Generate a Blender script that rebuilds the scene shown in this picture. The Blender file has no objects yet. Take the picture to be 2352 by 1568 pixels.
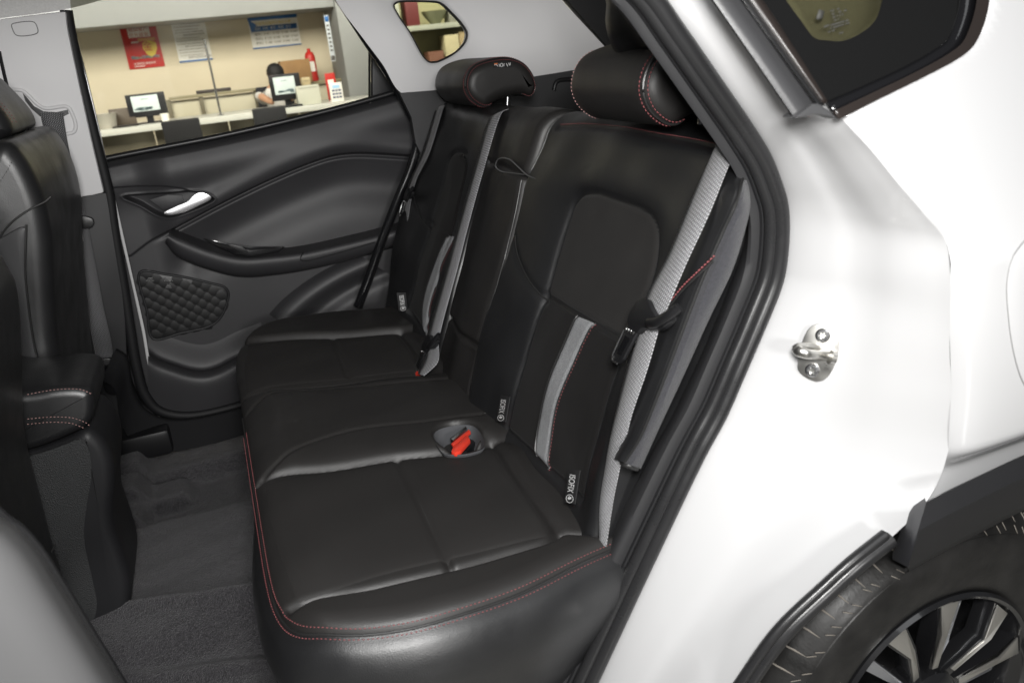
import bpy, bmesh, math, random
import numpy as np
from mathutils import Vector, Matrix
random.seed(4); np.random.seed(4)
scene = bpy.context.scene
COL = scene.collection

# ------------------------------------------------------------------ camera
# car frame: +x towards the rear of the car, +y across the car (away from us), +z up, metres
W, H, FPX = 2352., 1568., 1829.
R = np.array([[0.92823282, 0.21309166, 0.30491929],
              [-0.35890964, 0.29747901, 0.88469775],
              [-0.09781462, 0.93064396, -0.35261043]])
CAM = np.array([0., 0., 1.30])
cd = bpy.data.cameras.new('Camera'); cam = bpy.data.objects.new('Camera', cd); COL.objects.link(cam)
M3 = np.column_stack([R[:, 0], R[:, 1], -R[:, 2]])
mw = Matrix.Identity(4)
for i in range(3):
    for j in range(3): mw[i][j] = M3[i, j]
    mw[i][3] = CAM[i]
cam.matrix_world = mw
cd.sensor_width = 36; cd.lens = 36 * FPX / W; cd.clip_start = .02; cd.clip_end = 200
cd.dof.use_dof = True; cd.dof.focus_distance = 1.5; cd.dof.aperture_fstop = 6.3
scene.camera = cam

# ------------------------------------------------------------------ world and lamps (indoor flash picture)
wd = bpy.data.worlds.new('World'); scene.world = wd; wd.use_nodes = True
wd.node_tree.nodes['Background'].inputs[0].default_value = (.92, .95, 1, 1)
wd.node_tree.nodes['Background'].inputs[1].default_value = .07
scene.view_settings.view_transform = 'Standard'; scene.view_settings.look = 'None'
scene.view_settings.exposure = 0; scene.view_settings.gamma = 1
def lamp(name, loc, target, size, power, color=(1, 1, 1), shape='DISK', size_y=None):
    l = bpy.data.lights.new(name, 'AREA'); l.shape = shape; l.size = size; l.energy = power; l.color = color
    if size_y: l.size_y = size_y
    o = bpy.data.objects.new(name, l); COL.objects.link(o); o.location = loc
    o.rotation_euler = (Vector(target) - Vector(loc)).to_track_quat('-Z', 'Y').to_euler()
    return o
up = R[:, 1]; rt = R[:, 0]; fw = R[:, 2]
lamp('bounced_flash', (.10, -3.3, 1.80), (.35, 1.5, .95), .60, 68, (1, .985, .965))
lamp('camera_flash', CAM + up * .13 + rt * .03 - fw * .08, (.45, 1.3, .95), .20, 20.0, (1, .99, .97))
lamp('showroom_ceiling_panel', (.3, -1.3, 3.4), (.3, 1.0, .8), 3.0, 24, (.96, .98, 1), 'RECTANGLE', 1.6)
for lx in (-2.2, 1.2, 4.6):
    lamp('office_ceiling_panel', (lx, 7.3, 3.2), (lx, 11.4, 1.2), 2.4, 250, (1, .965, .925), 'RECTANGLE', 1.2)

# ------------------------------------------------------------------ pixel helpers: a pixel gives a direction, the surface it lies on gives the distance
def ray(px, py):
    v = R @ np.array([px - W / 2, H / 2 - py, FPX]); return v / np.linalg.norm(v)
def Y(px, py, y): r = ray(px, py); return CAM + r * (y / r[1])
def PL(px, py, o, n):
    r = ray(px, py); n = np.array(n); return CAM + r * (np.dot(np.array(o) - CAM, n) / np.dot(r, n))
def X(px, py, x): return PL(px, py, (x, 0, 0), (1, 0, 0))
def Z(px, py, z): return PL(px, py, (0, 0, z), (0, 0, 1))
AN = math.radians(24.8)                                     # rear backrest plane
BO = np.array([.385, 0, .647]); BU = np.array([math.sin(AN), 0, math.cos(AN)]); BN = np.array([-math.cos(AN), 0, math.sin(AN)])
def BX(px, py, h=0.): return PL(px, py, BO + BN * h, BN)
def BT(px, py, h=0.): p = BX(px, py, h); return (p[1], float(np.dot(p - BO, BU)))
def BP(y, t, h): return BO + np.array([0, y, 0]) + BU * t + BN * h
def CX(px, py, h=0.):                                       # rear cushion plane
    n = np.array([.07, 0, 1.]); return PL(px, py, (.385, 0, .647 + h), n)
def CT(px, py, h=0.): p = CX(px, py, h); return (p[0], p[1])

# ------------------------------------------------------------------ curve helpers
def cr(pts, n, closed=False):
    P = np.array(pts, float)
    if len(P) == 2 and not closed:
        return P[0] + (P[1] - P[0]) * np.linspace(0, 1, n)[:, None]
    if closed: Q = np.vstack([P[-1], P, P[0], P[1]])
    else: Q = np.vstack([2 * P[0] - P[1], P, 2 * P[-1] - P[-2]])
    S = []
    m = len(P) if closed else len(P) - 1
    for i in range(m):
        p0, p1, p2, p3 = Q[i:i + 4]
        d1 = max(np.linalg.norm(p1 - p0), 1e-9) ** .5; d2 = max(np.linalg.norm(p2 - p1), 1e-9) ** .5; d3 = max(np.linalg.norm(p3 - p2), 1e-9) ** .5
        m1 = (p1 - p0) / d1 - (p2 - p0) / (d1 + d2) + (p2 - p1) / d2
        m2 = (p2 - p1) / d2 - (p3 - p1) / (d2 + d3) + (p3 - p2) / d3
        m1 = m1 * d2; m2 = m2 * d2
        for t in np.linspace(0, 1, 24, endpoint=False):
            S.append((2 * t**3 - 3 * t**2 + 1) * p1 + (t**3 - 2 * t**2 + t) * m1 + (-2 * t**3 + 3 * t**2) * p2 + (t**3 - t**2) * m2)
    S.append(P[0] if closed else P[-1]); S = np.array(S)
    L = np.r_[0, np.cumsum(np.linalg.norm(np.diff(S, axis=0), axis=1))]
    u = np.linspace(0, L[-1], n + 1)[:-1] if closed else np.linspace(0, L[-1], n)
    return np.column_stack([np.interp(u, L, S[:, k]) for k in range(S.shape[1])])
def sst(a, b, x): t = np.clip((x - a) / (b - a), 0, 1); return t * t * (3 - 2 * t)
def pdist(P, poly, closed=False):
    P = np.asarray(P, float); poly = np.asarray(poly, float)
    if closed: poly = np.vstack([poly, poly[0]])
    d = np.full(len(P), 1e9)
    for a, b in zip(poly[:-1], poly[1:]):
        ab = b - a; t = np.clip(((P - a) @ ab) / max(ab @ ab, 1e-12), 0, 1)
        d = np.minimum(d, np.linalg.norm(P - a - t[:, None] * ab, axis=1))
    return d
def inside(P, poly):
    P = np.asarray(P, float); c = np.zeros(len(P), bool); n = len(poly)
    for i in range(n):
        x1, y1 = poly[i]; x2, y2 = poly[(i + 1) % n]
        if y1 == y2: continue
        k = ((y1 > P[:, 1]) != (y2 > P[:, 1])) & (P[:, 0] < (x2 - x1) * (P[:, 1] - y1) / (y2 - y1) + x1)
        c ^= k
    return c
def sdist(P, poly): d = pdist(P, poly, True); return np.where(inside(P, poly), d, -d)

# ------------------------------------------------------------------ object helpers
def mk(name, V, F, mat, parent=None, sharp=40, uv=None, kind=None):
    me = bpy.data.meshes.new(name); me.from_pydata([tuple(map(float, v)) for v in V], [], [tuple(map(int, f)) for f in F])
    me.materials.append(mat); me.validate()
    me.polygons.foreach_set('use_smooth', [True] * len(me.polygons))
    if sharp: me.set_sharp_from_angle(angle=math.radians(sharp))
    if uv is not None:
        l = me.uv_layers.new(name='UVMap')
        for lp in me.loops: l.data[lp.index].uv = uv[lp.vertex_index]
    me.update()
    o = bpy.data.objects.new(name, me); COL.objects.link(o)
    if parent is not None:
        o.parent = parent
        pw = parent.matrix_world if parent.parent is None else None
        inv = Matrix.Translation(-Vector(ORG.get(parent.name, (0, 0, 0))))
        o.matrix_parent_inverse = inv
        ORG[o.name] = (0, 0, 0) if True else None
    if kind: o['kind'] = kind
    return o
ORG = {}
def empty(name, loc, label, cat, group=None):
    o = bpy.data.objects.new(name, None); COL.objects.link(o); o.location = [float(v) for v in loc]; o.empty_display_size = .05
    ORG[o.name] = tuple(o.location); o['label'] = label; o['category'] = cat
    if group: o['group'] = group
    return o
def tag(o, label, cat, group=None):
    o['label'] = label; o['category'] = cat
    if group: o['group'] = group
    return o
def gridfaces(nu, nv, off=0, cu=False, cv=False):
    F = []
    for i in range(nu if cu else nu - 1):
        for j in range(nv if cv else nv - 1):
            a = i * nv + j; b = i * nv + (j + 1) % nv; c = ((i + 1) % nu) * nv + (j + 1) % nv; d = ((i + 1) % nu) * nv + j
            F.append((off + a, off + b, off + c, off + d))
    return F
def grid(name, G, mat, parent=None, flip=False, cu=False, cv=False, thick=0, sharp=40, uv=None, kind=None):
    nu, nv = G.shape[:2]; V = G.reshape(-1, 3); F = gridfaces(nu, nv, 0, cu, cv)
    if flip: F = [f[::-1] for f in F]
    o = mk(name, V, F, mat, parent, sharp, uv, kind)
    if thick:
        m = o.modifiers.new('s', 'SOLIDIFY'); m.thickness = thick; m.offset = -1
    return o
def loft(name, curves, mat, parent=None, n=60, m=24, closed=False, thick=0, flip=False, smooth=True, sharp=40, kind=None):
    Cs = np.array([cr(c, n, closed) for c in curves])
    if smooth and len(curves) > 2:
        G = np.stack([cr(Cs[:, k], m) for k in range(n)], axis=1)
    else:
        G = Cs
    return grid(name, G, mat, parent, flip, cv=closed, thick=thick, sharp=sharp, kind=kind)
def frames(P):
    T = np.gradient(P, axis=0); T /= np.linalg.norm(T, axis=1)[:, None] + 1e-12
    return T
def tube_geo(P, r, seg=8, nrm=None, sx=1., sy=1., caps=True):
    P = np.asarray(P, float); n = len(P); T = frames(P)
    ref = np.array(nrm if nrm is not None else (0, 0, 1.), float)
    V = []; rr = np.broadcast_to(np.asarray(r, float), (n,))
    for i in range(n):
        nn = ref if ref.ndim == 1 else ref[i]
        b = np.cross(T[i], nn)
        if np.linalg.norm(b) < 1e-6: b = np.cross(T[i], [1., .2, .1])
        b /= np.linalg.norm(b); c = np.cross(b, T[i])
        for k in range(seg):
            a = 2 * math.pi * k / seg
            V.append(P[i] + rr[i] * (math.cos(a) * b * sx + math.sin(a) * c * sy))
    F = gridfaces(n, seg, 0, False, True)
    if caps: F += [tuple(range(seg))[::-1], tuple((n - 1) * seg + k for k in range(seg))]
    return V, F
def tube(name, P, r, mat, parent=None, seg=8, nrm=None, sx=1., sy=1., sharp=50, kind=None):
    V, F = tube_geo(P, r, seg, nrm, sx, sy); return mk(name, V, F, mat, parent, sharp, None, kind)
def merge(geos):
    V = []; F = []
    for v, f in geos:
        o = len(V); V += [tuple(p) for p in v]; F += [tuple(i + o for i in q) for q in f]
    return V, F
def box_geo(c, s, rot=None, bev=0.):
    bm = bmesh.new(); bmesh.ops.create_cube(bm, size=1)
    bmesh.ops.scale(bm, vec=s, verts=bm.verts)
    if bev: bmesh.ops.bevel(bm, geom=bm.edges[:], offset=bev, segments=2, profile=.6, affect='EDGES')
    if rot is not None: bmesh.ops.transform(bm, matrix=rot, verts=bm.verts)
    bmesh.ops.translate(bm, vec=c, verts=bm.verts)
    bm.verts.index_update()
    V = [tuple(v.co) for v in bm.verts]; F = [tuple(v.index for v in f.verts) for f in bm.faces]; bm.free()
    return V, F
def box(name, c, s, mat, parent=None, bev=.004, rot=None):
    V, F = box_geo(c, s, rot, bev); return mk(name, V, F, mat, parent, 35)
def plate_geo(pts, ext, bev=0.):
    bm = bmesh.new(); vs = [bm.verts.new(tuple(map(float, p))) for p in pts]; f = bm.faces.new(vs)
    r = bmesh.ops.extrude_face_region(bm, geom=[f]); nv = [g for g in r['geom'] if isinstance(g, bmesh.types.BMVert)]
    bmesh.ops.translate(bm, vec=tuple(map(float, ext)), verts=nv)
    bmesh.ops.recalc_face_normals(bm, faces=bm.faces)
    if bev: bmesh.ops.bevel(bm, geom=bm.edges[:], offset=bev, segments=2, profile=.6, affect='EDGES', clamp_overlap=True)
    bm.verts.index_update()
    V = [tuple(v.co) for v in bm.verts]; F = [tuple(v.index for v in q.verts) for q in bm.faces]; bm.free()
    return V, F
def plate(name, pts, ext, mat, parent=None, bev=.002, sharp=35):
    V, F = plate_geo(pts, ext, bev); return mk(name, V, F, mat, parent, sharp)
def extr_geo(prof, y0, y1, r, n=72, k=7, dx=None, fillet=True):
    """closed (x,z) profile swept along y with rounded ends; dx(v) shifts x along the width"""
    P = cr(prof, n, True); T = np.roll(P, -1, 0) - np.roll(P, 1, 0); T /= np.linalg.norm(T, axis=1)[:, None]
    N = np.column_stack([T[:, 1], -T[:, 0]])
    cen = P.mean(0)
    if ((P - cen) * N).sum() < 0: N = -N
    ang = np.linspace(0, math.pi / 2, k)
    st = [(y0 + r * (1 - math.sin(a)), r * (1 - math.cos(a))) for a in ang[::-1]] 
    st = [(y0 + r * (1 - math.sin(a)), r * (1 - math.cos(math.pi / 2 - (math.pi / 2 - a))) ) for a in ang[::-1]]
    rows = []
    left = [(y0 + r - r * math.sin(a), r - r * math.cos(a)) for a in ang[::-1]]
    mid = [(v, 0) for v in np.linspace(y0 + r, y1 - r, 8)[1:-1]]
    right = [(y1 - r + r * math.sin(a), r - r * math.cos(a)) for a in ang]
    V = []
    for y, ins in left + mid + right:
        Q = P - N * ins; v = (y - y0) / (y1 - y0)
        for q in Q: V.append((q[0] + (dx(v) if dx else 0), y, q[1]))
    m = len(V) // n; F = gridfaces(m, n, 0, False, True)
    F += [tuple(range(n))[::-1], tuple((m - 1) * n + i for i in range(n))]
    return V, F
def extr(name, prof, y0, y1, r, mat, parent=None, n=72, dx=None, sharp=50):
    V, F = extr_geo(prof, y0, y1, r, n, 7, dx); o = mk(name, V, F, mat, parent, sharp)
    bm = bmesh.new(); bm.from_mesh(o.data); bmesh.ops.recalc_face_normals(bm, faces=bm.faces); bm.to_mesh(o.data); bm.free()
    return o
def stitches(name, P, nrm, mat, parent, pitch=.0056, ln=.0028, r=.00062, lift=.0004):
    P = np.asarray(P, float); L = np.r_[0, np.cumsum(np.linalg.norm(np.diff(P, axis=0), axis=1))]
    geos = []
    nr = np.asarray(nrm, float)
    for s in np.arange(pitch / 2, L[-1], pitch):
        g = lambda u: np.array([np.interp(u, L, P[:, k]) for k in range(3)])
        nn = nr if nr.ndim == 1 else np.array([np.interp(s, L, nr[:, k]) for k in range(3)])
        j = random.uniform(-.0003, .0003)
        a, b, c = g(s - ln / 2), g(s), g(s + ln / 2)
        geos.append(tube_geo([a + nn * (lift - r * .8), b + nn * (lift + r * .5), c + nn * (lift - r * .8)], [r * .7, r, r * .7], 5, nn + 1e-3))
    V, F = merge(geos); return mk(name, V, F, mat, parent, 0, None, 'stuff')

# ------------------------------------------------------------------ materials
def lin(c): return tuple(((v / 255 + .055) / 1.055) ** 2.4 if v > 10 else v / 255 / 12.92 for v in c)
def mat(name, color, rough=.5, metal=0., spec=.5, bump=None, var=None, coat=0., sheen=0., emit=None, rvar=None):
    m = bpy.data.materials.new(name); m.use_nodes = True; nt = m.node_tree; b = nt.nodes['Principled BSDF']
    b.inputs['Base Color'].default_value = (*color, 1); b.inputs['Roughness'].default_value = rough
    b.inputs['Metallic'].default_value = metal; b.inputs['Specular IOR Level'].default_value = spec
    b.inputs['Coat Weight'].default_value = coat; b.inputs['Coat Roughness'].default_value = .04
    b.inputs['Sheen Weight'].default_value = sheen
    tc = nt.nodes.new('ShaderNodeTexCoord')
    if emit: b.inputs['Emission Color'].default_value = (*emit[:3], 1); b.inputs['Emission Strength'].default_value = emit[3]
    if bump:
        hs = []
        for kind, sc, st, dist in bump:
            t = nt.nodes.new({'n': 'ShaderNodeTexNoise', 'v': 'ShaderNodeTexVoronoi'}[kind]); t.inputs['Scale'].default_value = sc
            if kind == 'n': t.inputs['Detail'].default_value = 3
            nt.links.new(tc.outputs['Object'], t.inputs['Vector'])
            bp = nt.nodes.new('ShaderNodeBump'); bp.inputs['Strength'].default_value = st; bp.inputs['Distance'].default_value = dist
            nt.links.new(t.outputs[0], bp.inputs['Height'])
            if hs: nt.links.new(hs[-1].outputs[0], bp.inputs['Normal'])
            hs.append(bp)
        nt.links.new(hs[-1].outputs[0], b.inputs['Normal'])
    if var:
        sc, lo, hi = var
        t = nt.nodes.new('ShaderNodeTexNoise'); t.inputs['Scale'].default_value = sc; t.inputs['Detail'].default_value = 4
        nt.links.new(tc.outputs['Object'], t.inputs['Vector'])
        cr_ = nt.nodes.new('ShaderNodeValToRGB'); cr_.color_ramp.elements[0].position = .3; cr_.color_ramp.elements[1].position = .7
        cr_.color_ramp.elements[0].color = (*[c * lo for c in color], 1); cr_.color_ramp.elements[1].color = (*[c * hi for c in color], 1)
        nt.links.new(t.outputs[0], cr_.inputs[0]); nt.links.new(cr_.outputs[0], b.inputs['Base Color'])
    if rvar:
        sc, lo, hi = rvar
        t = nt.nodes.new('ShaderNodeTexNoise'); t.inputs['Scale'].default_value = sc; t.inputs['Detail'].default_value = 5
        nt.links.new(tc.outputs['Object'], t.inputs['Vector'])
        mr = nt.nodes.new('ShaderNodeMapRange'); mr.inputs[1].default_value = .3; mr.inputs[2].default_value = .7; mr.inputs[3].default_value = lo; mr.inputs[4].default_value = hi
        nt.links.new(t.outputs[0], mr.inputs[0]); nt.links.new(mr.outputs[0], b.inputs['Roughness'])
    return m
LEATHER = mat('leather', (.0125, .0127, .0136), .38, spec=.8, bump=[('v', 700, .22, .0006), ('n', 40, .07, .003), ('n', 14, .12, .004)], rvar=(14, .33, .46))
LEATHER_M = mat('leather_matt', (.0205, .0192, .0186), .50, spec=.55, bump=[('v', 800, .22, .0006), ('n', 40, .07, .003), ('n', 12, .12, .004)], rvar=(12, .42, .54))
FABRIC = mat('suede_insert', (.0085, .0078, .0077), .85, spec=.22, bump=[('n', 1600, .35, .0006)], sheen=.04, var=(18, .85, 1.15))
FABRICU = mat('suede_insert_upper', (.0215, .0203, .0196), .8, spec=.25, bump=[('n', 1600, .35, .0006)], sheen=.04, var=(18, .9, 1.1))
PIPE = mat('piping_leather', (.022, .022, .022), .35, bump=[('v', 900, .2, .0005)])
PLAST = mat('dark_plastic', (.014, .014, .0155), .50, spec=.45, bump=[('n', 1300, .35, .0006)], var=(5, .9, 1.1))
PLASTL = mat('door_plastic', (.034, .0335, .036), .48, spec=.45, bump=[('n', 1300, .35, .0006)], var=(6, .9, 1.1))
PLASTX = mat('black_plastic', (.010, .010, .011), .38, bump=[('n', 900, .15, .0004)])
GLOSSB = mat('gloss_black', (.008, .008, .009), .12, coat=.5)
RUBBER = mat('rubber_seal', (.020, .020, .021), .30, spec=.5, bump=[('n', 500, .10, .0005)], rvar=(30, .25, .36))
CARPET = mat('carpet', (.032, .030, .034), .95, spec=.15, bump=[('n', 420, 1.0, .006), ('n', 60, .5, .006)], sheen=.3, var=(300, .4, 1.8))
HEADL = mat('headliner_fabric', (.74, .735, .725), .9, spec=.2, bump=[('n', 500, .25, .0008)], var=(240, .92, 1.06))
TRIMG = mat('grey_trim', (.72, .715, .72), .6, spec=.4, bump=[('n', 900, .25, .0006)], var=(3, .96, 1.03))
PAINT = mat('white_paint', (.60, .60, .605), .25, spec=.5, coat=1., bump=[('n', 1400, .03, .0003)])
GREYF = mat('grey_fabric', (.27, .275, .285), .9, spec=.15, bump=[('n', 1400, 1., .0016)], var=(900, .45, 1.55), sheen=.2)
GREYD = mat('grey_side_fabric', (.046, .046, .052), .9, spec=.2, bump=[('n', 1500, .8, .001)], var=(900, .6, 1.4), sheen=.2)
METAL = mat('zinc_plate', (.60, .59, .56), .32, 1., bump=[('n', 60, .1, .001)], rvar=(40, .25, .42))
CHROME = mat('satin_chrome', (.50, .50, .51), .30, 1.)
STEEL = mat('steel', (.62, .62, .62), .25, 1.)
REDT = mat('red_thread', (.27, .075, .08), .6)
PINKT = mat('pale_thread', (.55, .32, .30), .6)
BLKT = mat('black_thread', (.03, .03, .03), .6)
REDP = mat('red_plastic', (.80, .055, .03), .38, coat=.15)
WHITEP = mat('white_print', (.75, .75, .75), .6)
ORANGEP = mat('orange_print', (.75, .18, .03), .6)
TAGB = mat('tag_fabric', (.014, .014, .015), .7, bump=[('n', 1800, .5, .0006)])
TYRE = mat('tyre_rubber', (.013, .0125, .012), .46, spec=.4, bump=[('n', 260, .3, .001), ('n', 40, .12, .003)], var=(22, .6, 1.6), rvar=(18, .32, .62))
GROOVE = mat('tyre_sipe', (.21, .19, .165), .8)
RIM_B = mat('rim_gloss_black', (.012, .012, .013), .2, coat=.8)
RIM_S = mat('rim_machined', (.60, .585, .55), .34, .9, bump=[('n', 500, .15, .0004)])
RIM_G = mat('rim_silver', (.45, .46, .48), .35, .8, bump=[('n', 1500, .3, .0005)])
def webbing(name, c0, c1, sc=1.):
    m = bpy.data.materials.new(name); m.use_nodes = True; nt = m.node_tree; b = nt.nodes['Principled BSDF']
    b.inputs['Roughness'].default_value = .75; b.inputs['Specular IOR Level'].default_value = .3; b.inputs['Sheen Weight'].default_value = .2
    uv = nt.nodes.new('ShaderNodeUVMap'); mp = nt.nodes.new('ShaderNodeMapping'); nt.links.new(uv.outputs[0], mp.inputs[0])
    mp.inputs['Scale'].default_value = (1, 1, 1)
    w1 = nt.nodes.new('ShaderNodeTexWave'); w1.bands_direction = 'X'; w1.inputs['Scale'].default_value = 84 * sc; w1.inputs['Distortion'].default_value = .6; w1.inputs['Detail'].default_value = 1
    w2 = nt.nodes.new('ShaderNodeTexWave'); w2.bands_direction = 'DIAGONAL'; w2.inputs['Scale'].default_value = 125 * sc; w2.inputs['Distortion'].default_value = 1.2; w2.inputs['Detail'].default_value = 1
    nz = nt.nodes.new('ShaderNodeTexNoise'); nz.inputs['Scale'].default_value = 520
    for w in (w1, w2, nz): nt.links.new(mp.outputs[0], w.inputs['Vector'])
    mu = nt.nodes.new('ShaderNodeMath'); mu.operation = 'MULTIPLY'; nt.links.new(w1.outputs['Fac'], mu.inputs[0]); nt.links.new(w2.outputs['Fac'], mu.inputs[1])
    ad = nt.nodes.new('ShaderNodeMath'); ad.operation = 'ADD'; nt.links.new(mu.outputs[0], ad.inputs[0])
    m2 = nt.nodes.new('ShaderNodeMath'); m2.operation = 'MULTIPLY'; m2.inputs[1].default_value = .6; nt.links.new(nz.outputs[0], m2.inputs[0]); nt.links.new(m2.outputs[0], ad.inputs[1])
    rp = nt.nodes.new('ShaderNodeValToRGB'); rp.color_ramp.elements[0].position = .28; rp.color_ramp.elements[1].position = .92
    rp.color_ramp.elements[0].color = (*c0, 1); rp.color_ramp.elements[1].color = (*c1, 1)
    nt.links.new(ad.outputs[0], rp.inputs[0]); nt.links.new(rp.outputs[0], b.inputs['Base Color'])
    bp = nt.nodes.new('ShaderNodeBump'); bp.inputs['Strength'].default_value = .5; bp.inputs['Distance'].default_value = .001
    nt.links.new(ad.outputs[0], bp.inputs['Height']); nt.links.new(bp.outputs[0], b.inputs['Normal'])
    return m
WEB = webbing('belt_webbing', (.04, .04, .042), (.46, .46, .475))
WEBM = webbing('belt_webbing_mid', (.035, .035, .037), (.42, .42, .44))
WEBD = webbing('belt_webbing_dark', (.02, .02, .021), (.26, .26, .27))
def glass(name, tint, refl=.5):
    m = bpy.data.materials.new(name); m.use_nodes = True; nt = m.node_tree
    nt.nodes.remove(nt.nodes['Principled BSDF']); out = nt.nodes['Material Output']
    tr = nt.nodes.new('ShaderNodeBsdfTransparent'); tr.inputs[0].default_value = (*tint, 1)
    gl = nt.nodes.new('ShaderNodeBsdfGlossy'); gl.inputs['Roughness'].default_value = .02
    fr = nt.nodes.new('ShaderNodeFresnel'); fr.inputs[0].default_value = 1.45
    mx = nt.nodes.new('ShaderNodeMixShader'); ml = nt.nodes.new('ShaderNodeMath'); ml.operation = 'MULTIPLY'; ml.inputs[1].default_value = refl
    nt.links.new(fr.outputs[0], ml.inputs[0]); nt.links.new(ml.outputs[0], mx.inputs[0])
    nt.links.new(tr.outputs[0], mx.inputs[1]); nt.links.new(gl.outputs[0], mx.inputs[2]); nt.links.new(mx.outputs[0], out.inputs[0])
    return m
GLASS = glass('tinted_glass', (.80, .80, .76))
GLASSC = glass('clear_glass', (.86, .90, .84))

# ================================================================== STRUCTURE: showroom
def smat(name, c, **k): return mat(name, lin(c), **k)
WALLM = smat('cream_wall_paint', (214, 203, 178), rough=.8, bump=[('n', 40, .1, .004)], var=(1.2, .95, 1.04))
SOFF = smat('soffit_paint', (150, 152, 150), rough=.7, var=(1.5, .95, 1.04))
FLOORM = smat('showroom_tile', (170, 168, 162), rough=.25, var=(3, .92, 1.05))
def struct(name, V, F, m):
    o = mk(name, V, F, m); o['kind'] = 'structure'; return o
struct('floor', [(-8, -6, 0), (12, -6, 0), (12, 12.2, 0), (-8, 12.2, 0)], [(0, 1, 2, 3)], FLOORM)
YW = 11.6
V, F = box_geo((2, YW + .1, 2.0), (20, .2, 4.0)); struct('wall', V, F, WALLM)
zs = Y(500, 42, YW - .6)[2]
V, F = box_geo((-1.2, YW - .45, zs + .6), (7.0, .9, 1.2), None, .01); struct('soffit', V, F, SOFF)
pxa = Y(790, 120, YW - .9)[0]
V, F = box_geo((pxa + .28, YW - .5, 2.0), (.62, 1.0, 4.0), None, .01); struct('column', V, F, SOFF)

# ================================================================== CAR
car = empty('car', (.4, 1.5, 0), 'white crossover car seen through its open rear doorway', 'car')
# ---- body side: door jamb + quarter panel + rear fender, one painted sheet
ws_out = [(1430, -90), (1500, -25), (1565, 65), (1665, 208), (1725, 295), (1766, 362), (1789, 419), (1804, 469), (1808, 525), (1802, 608), (1792, 655), (1752, 756), (1709, 856), (1665, 957), (1618, 1044), (1500, 1290), (1370, 1568), (1300, 1715)]
ridge = [(1690, -90), (1735, -25), (1790, 60), (1860, 165), (1925, 262), (2000, 345), (2065, 425), (2125, 495), (2172, 555), (2183, 620), (2182, 690), (2181, 755), (2183, 830), (2184, 900), (2180, 980), (2172, 1075), (2134, 1147), (2060, 1238)]
def c3(pts, y): return [Y(p[0], p[1], y) for p in pts]
def crk(pts, per=9):
    P = np.array(pts, float); Q = np.vstack([2 * P[0] - P[1], P, 2 * P[-1] - P[-2]]); S = []
    for i in range(len(P) - 1):
        p0, p1, p2, p3 = Q[i:i + 4]
        for t in np.linspace(0, 1, per, endpoint=False):
            S.append(.5 * (2 * p1 + (p2 - p0) * t + (2 * p0 - 5 * p1 + 4 * p2 - p3) * t**2 + (3 * p1 - p0 - 3 * p2 + p3) * t**3))
    S.append(P[-1]); return np.array(S)
jo = [(1690, -90), (1735, -25), (1790, 60), (1860, 165), (1925, 262), (2000, 345), (2065, 425), (2125, 495), (2172, 555), (2183, 640), (2182, 720), (2181, 800), (2184, 900), (2178, 1035), (2125, 1155), (1985, 1292), (1700, 1570), (1620, 1700)]
jy = [.640, .636, .630, .622] + [.612] * 10 + [.610, .606, .624, .63]
def yskin(z): return .612 + .36 * max(0., z - 1.03)
def YS(px, py, off=0.):
    y = .64
    for _ in range(14): y = yskin(Y(px, py, y)[2]) + off
    return Y(px, py, y)
A0 = crk(c3([(p[0] - 12, p[1]) for p in ws_out], .815)); A = crk(c3(ws_out, .800))
Bc = crk([YS(p[0], p[1], yy - .612) for p, yy in zip(jo, jy)])
n = len(A); rows = [A0, A]
for f, d in ((.10, -.004), (.3, -.002), (.45, .003), (.55, .003), (.7, -.001), (.85, -.001), (.94, 0), (1, 0)):
    Q = A * (1 - f) + Bc * f; Q[:, 1] += d; Q[:, 0] += d * .5
    rows.append(Q)
G = np.stack([cr(np.array([r_[i] for r_ in rows]), 40) for i in range(n)], axis=1)
grid('door_jamb', G, PAINT, car, sharp=60)
# quarter panel: from the ridge backwards (outer skin)
rg = cr([YS(p[0], p[1]) for p in ridge], 120)
xr = np.linspace(0, 1, 90) ** 1.6
RZ, RX = rg[::-1, 2], rg[::-1, 0]
WPOLY = np.array([YS(p[0], p[1], -.01)[[0, 2]] for p in [(1640, -200), (1740, 60), (1850, 215), (1926, 268), (2010, 228), (2120, 174), (2203, 128), (2232, 103), (2251, 66), (2264, 20), (2275, -70), (2290, -200)]])
def qsurf(x, z):
    x0 = np.interp(z, RZ, RX); d = np.maximum(x - x0, 0)
    y = .612 - .014 * (1 - np.exp(-d / .012)) - .030 * np.exp(-((z - .92) / .17) ** 2) * (1 - np.exp(-d / .12))
    y = y + np.maximum(0, z - 1.03) * .36
    y = y + .034 * sst(0, .010, sdist(np.column_stack([np.ravel(x), np.ravel(z)]), WPOLY)).reshape(np.shape(x))   # window recess
    return y + .030 * sst(.80, .755, z - .08 * (x - .75))              # tuck-in above the arch cladding
Gq = np.zeros((120, 90, 3))
for i, p in enumerate(rg):
    xx = p[0] + (1.75 - p[0]) * xr; Gq[i, :, 0] = xx; Gq[i, :, 2] = p[2]
    Gq[i, :, 1] = qsurf(xx, np.full(90, p[2]))
grid('quarter_panel', Gq, PAINT, car, sharp=60)
def qpt(px, py, off=0.):
    y = .58
    for _ in range(12): p = Y(px, py, y); y = float(qsurf(p[0], p[2])) - off
    return Y(px, py, y)
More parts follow.
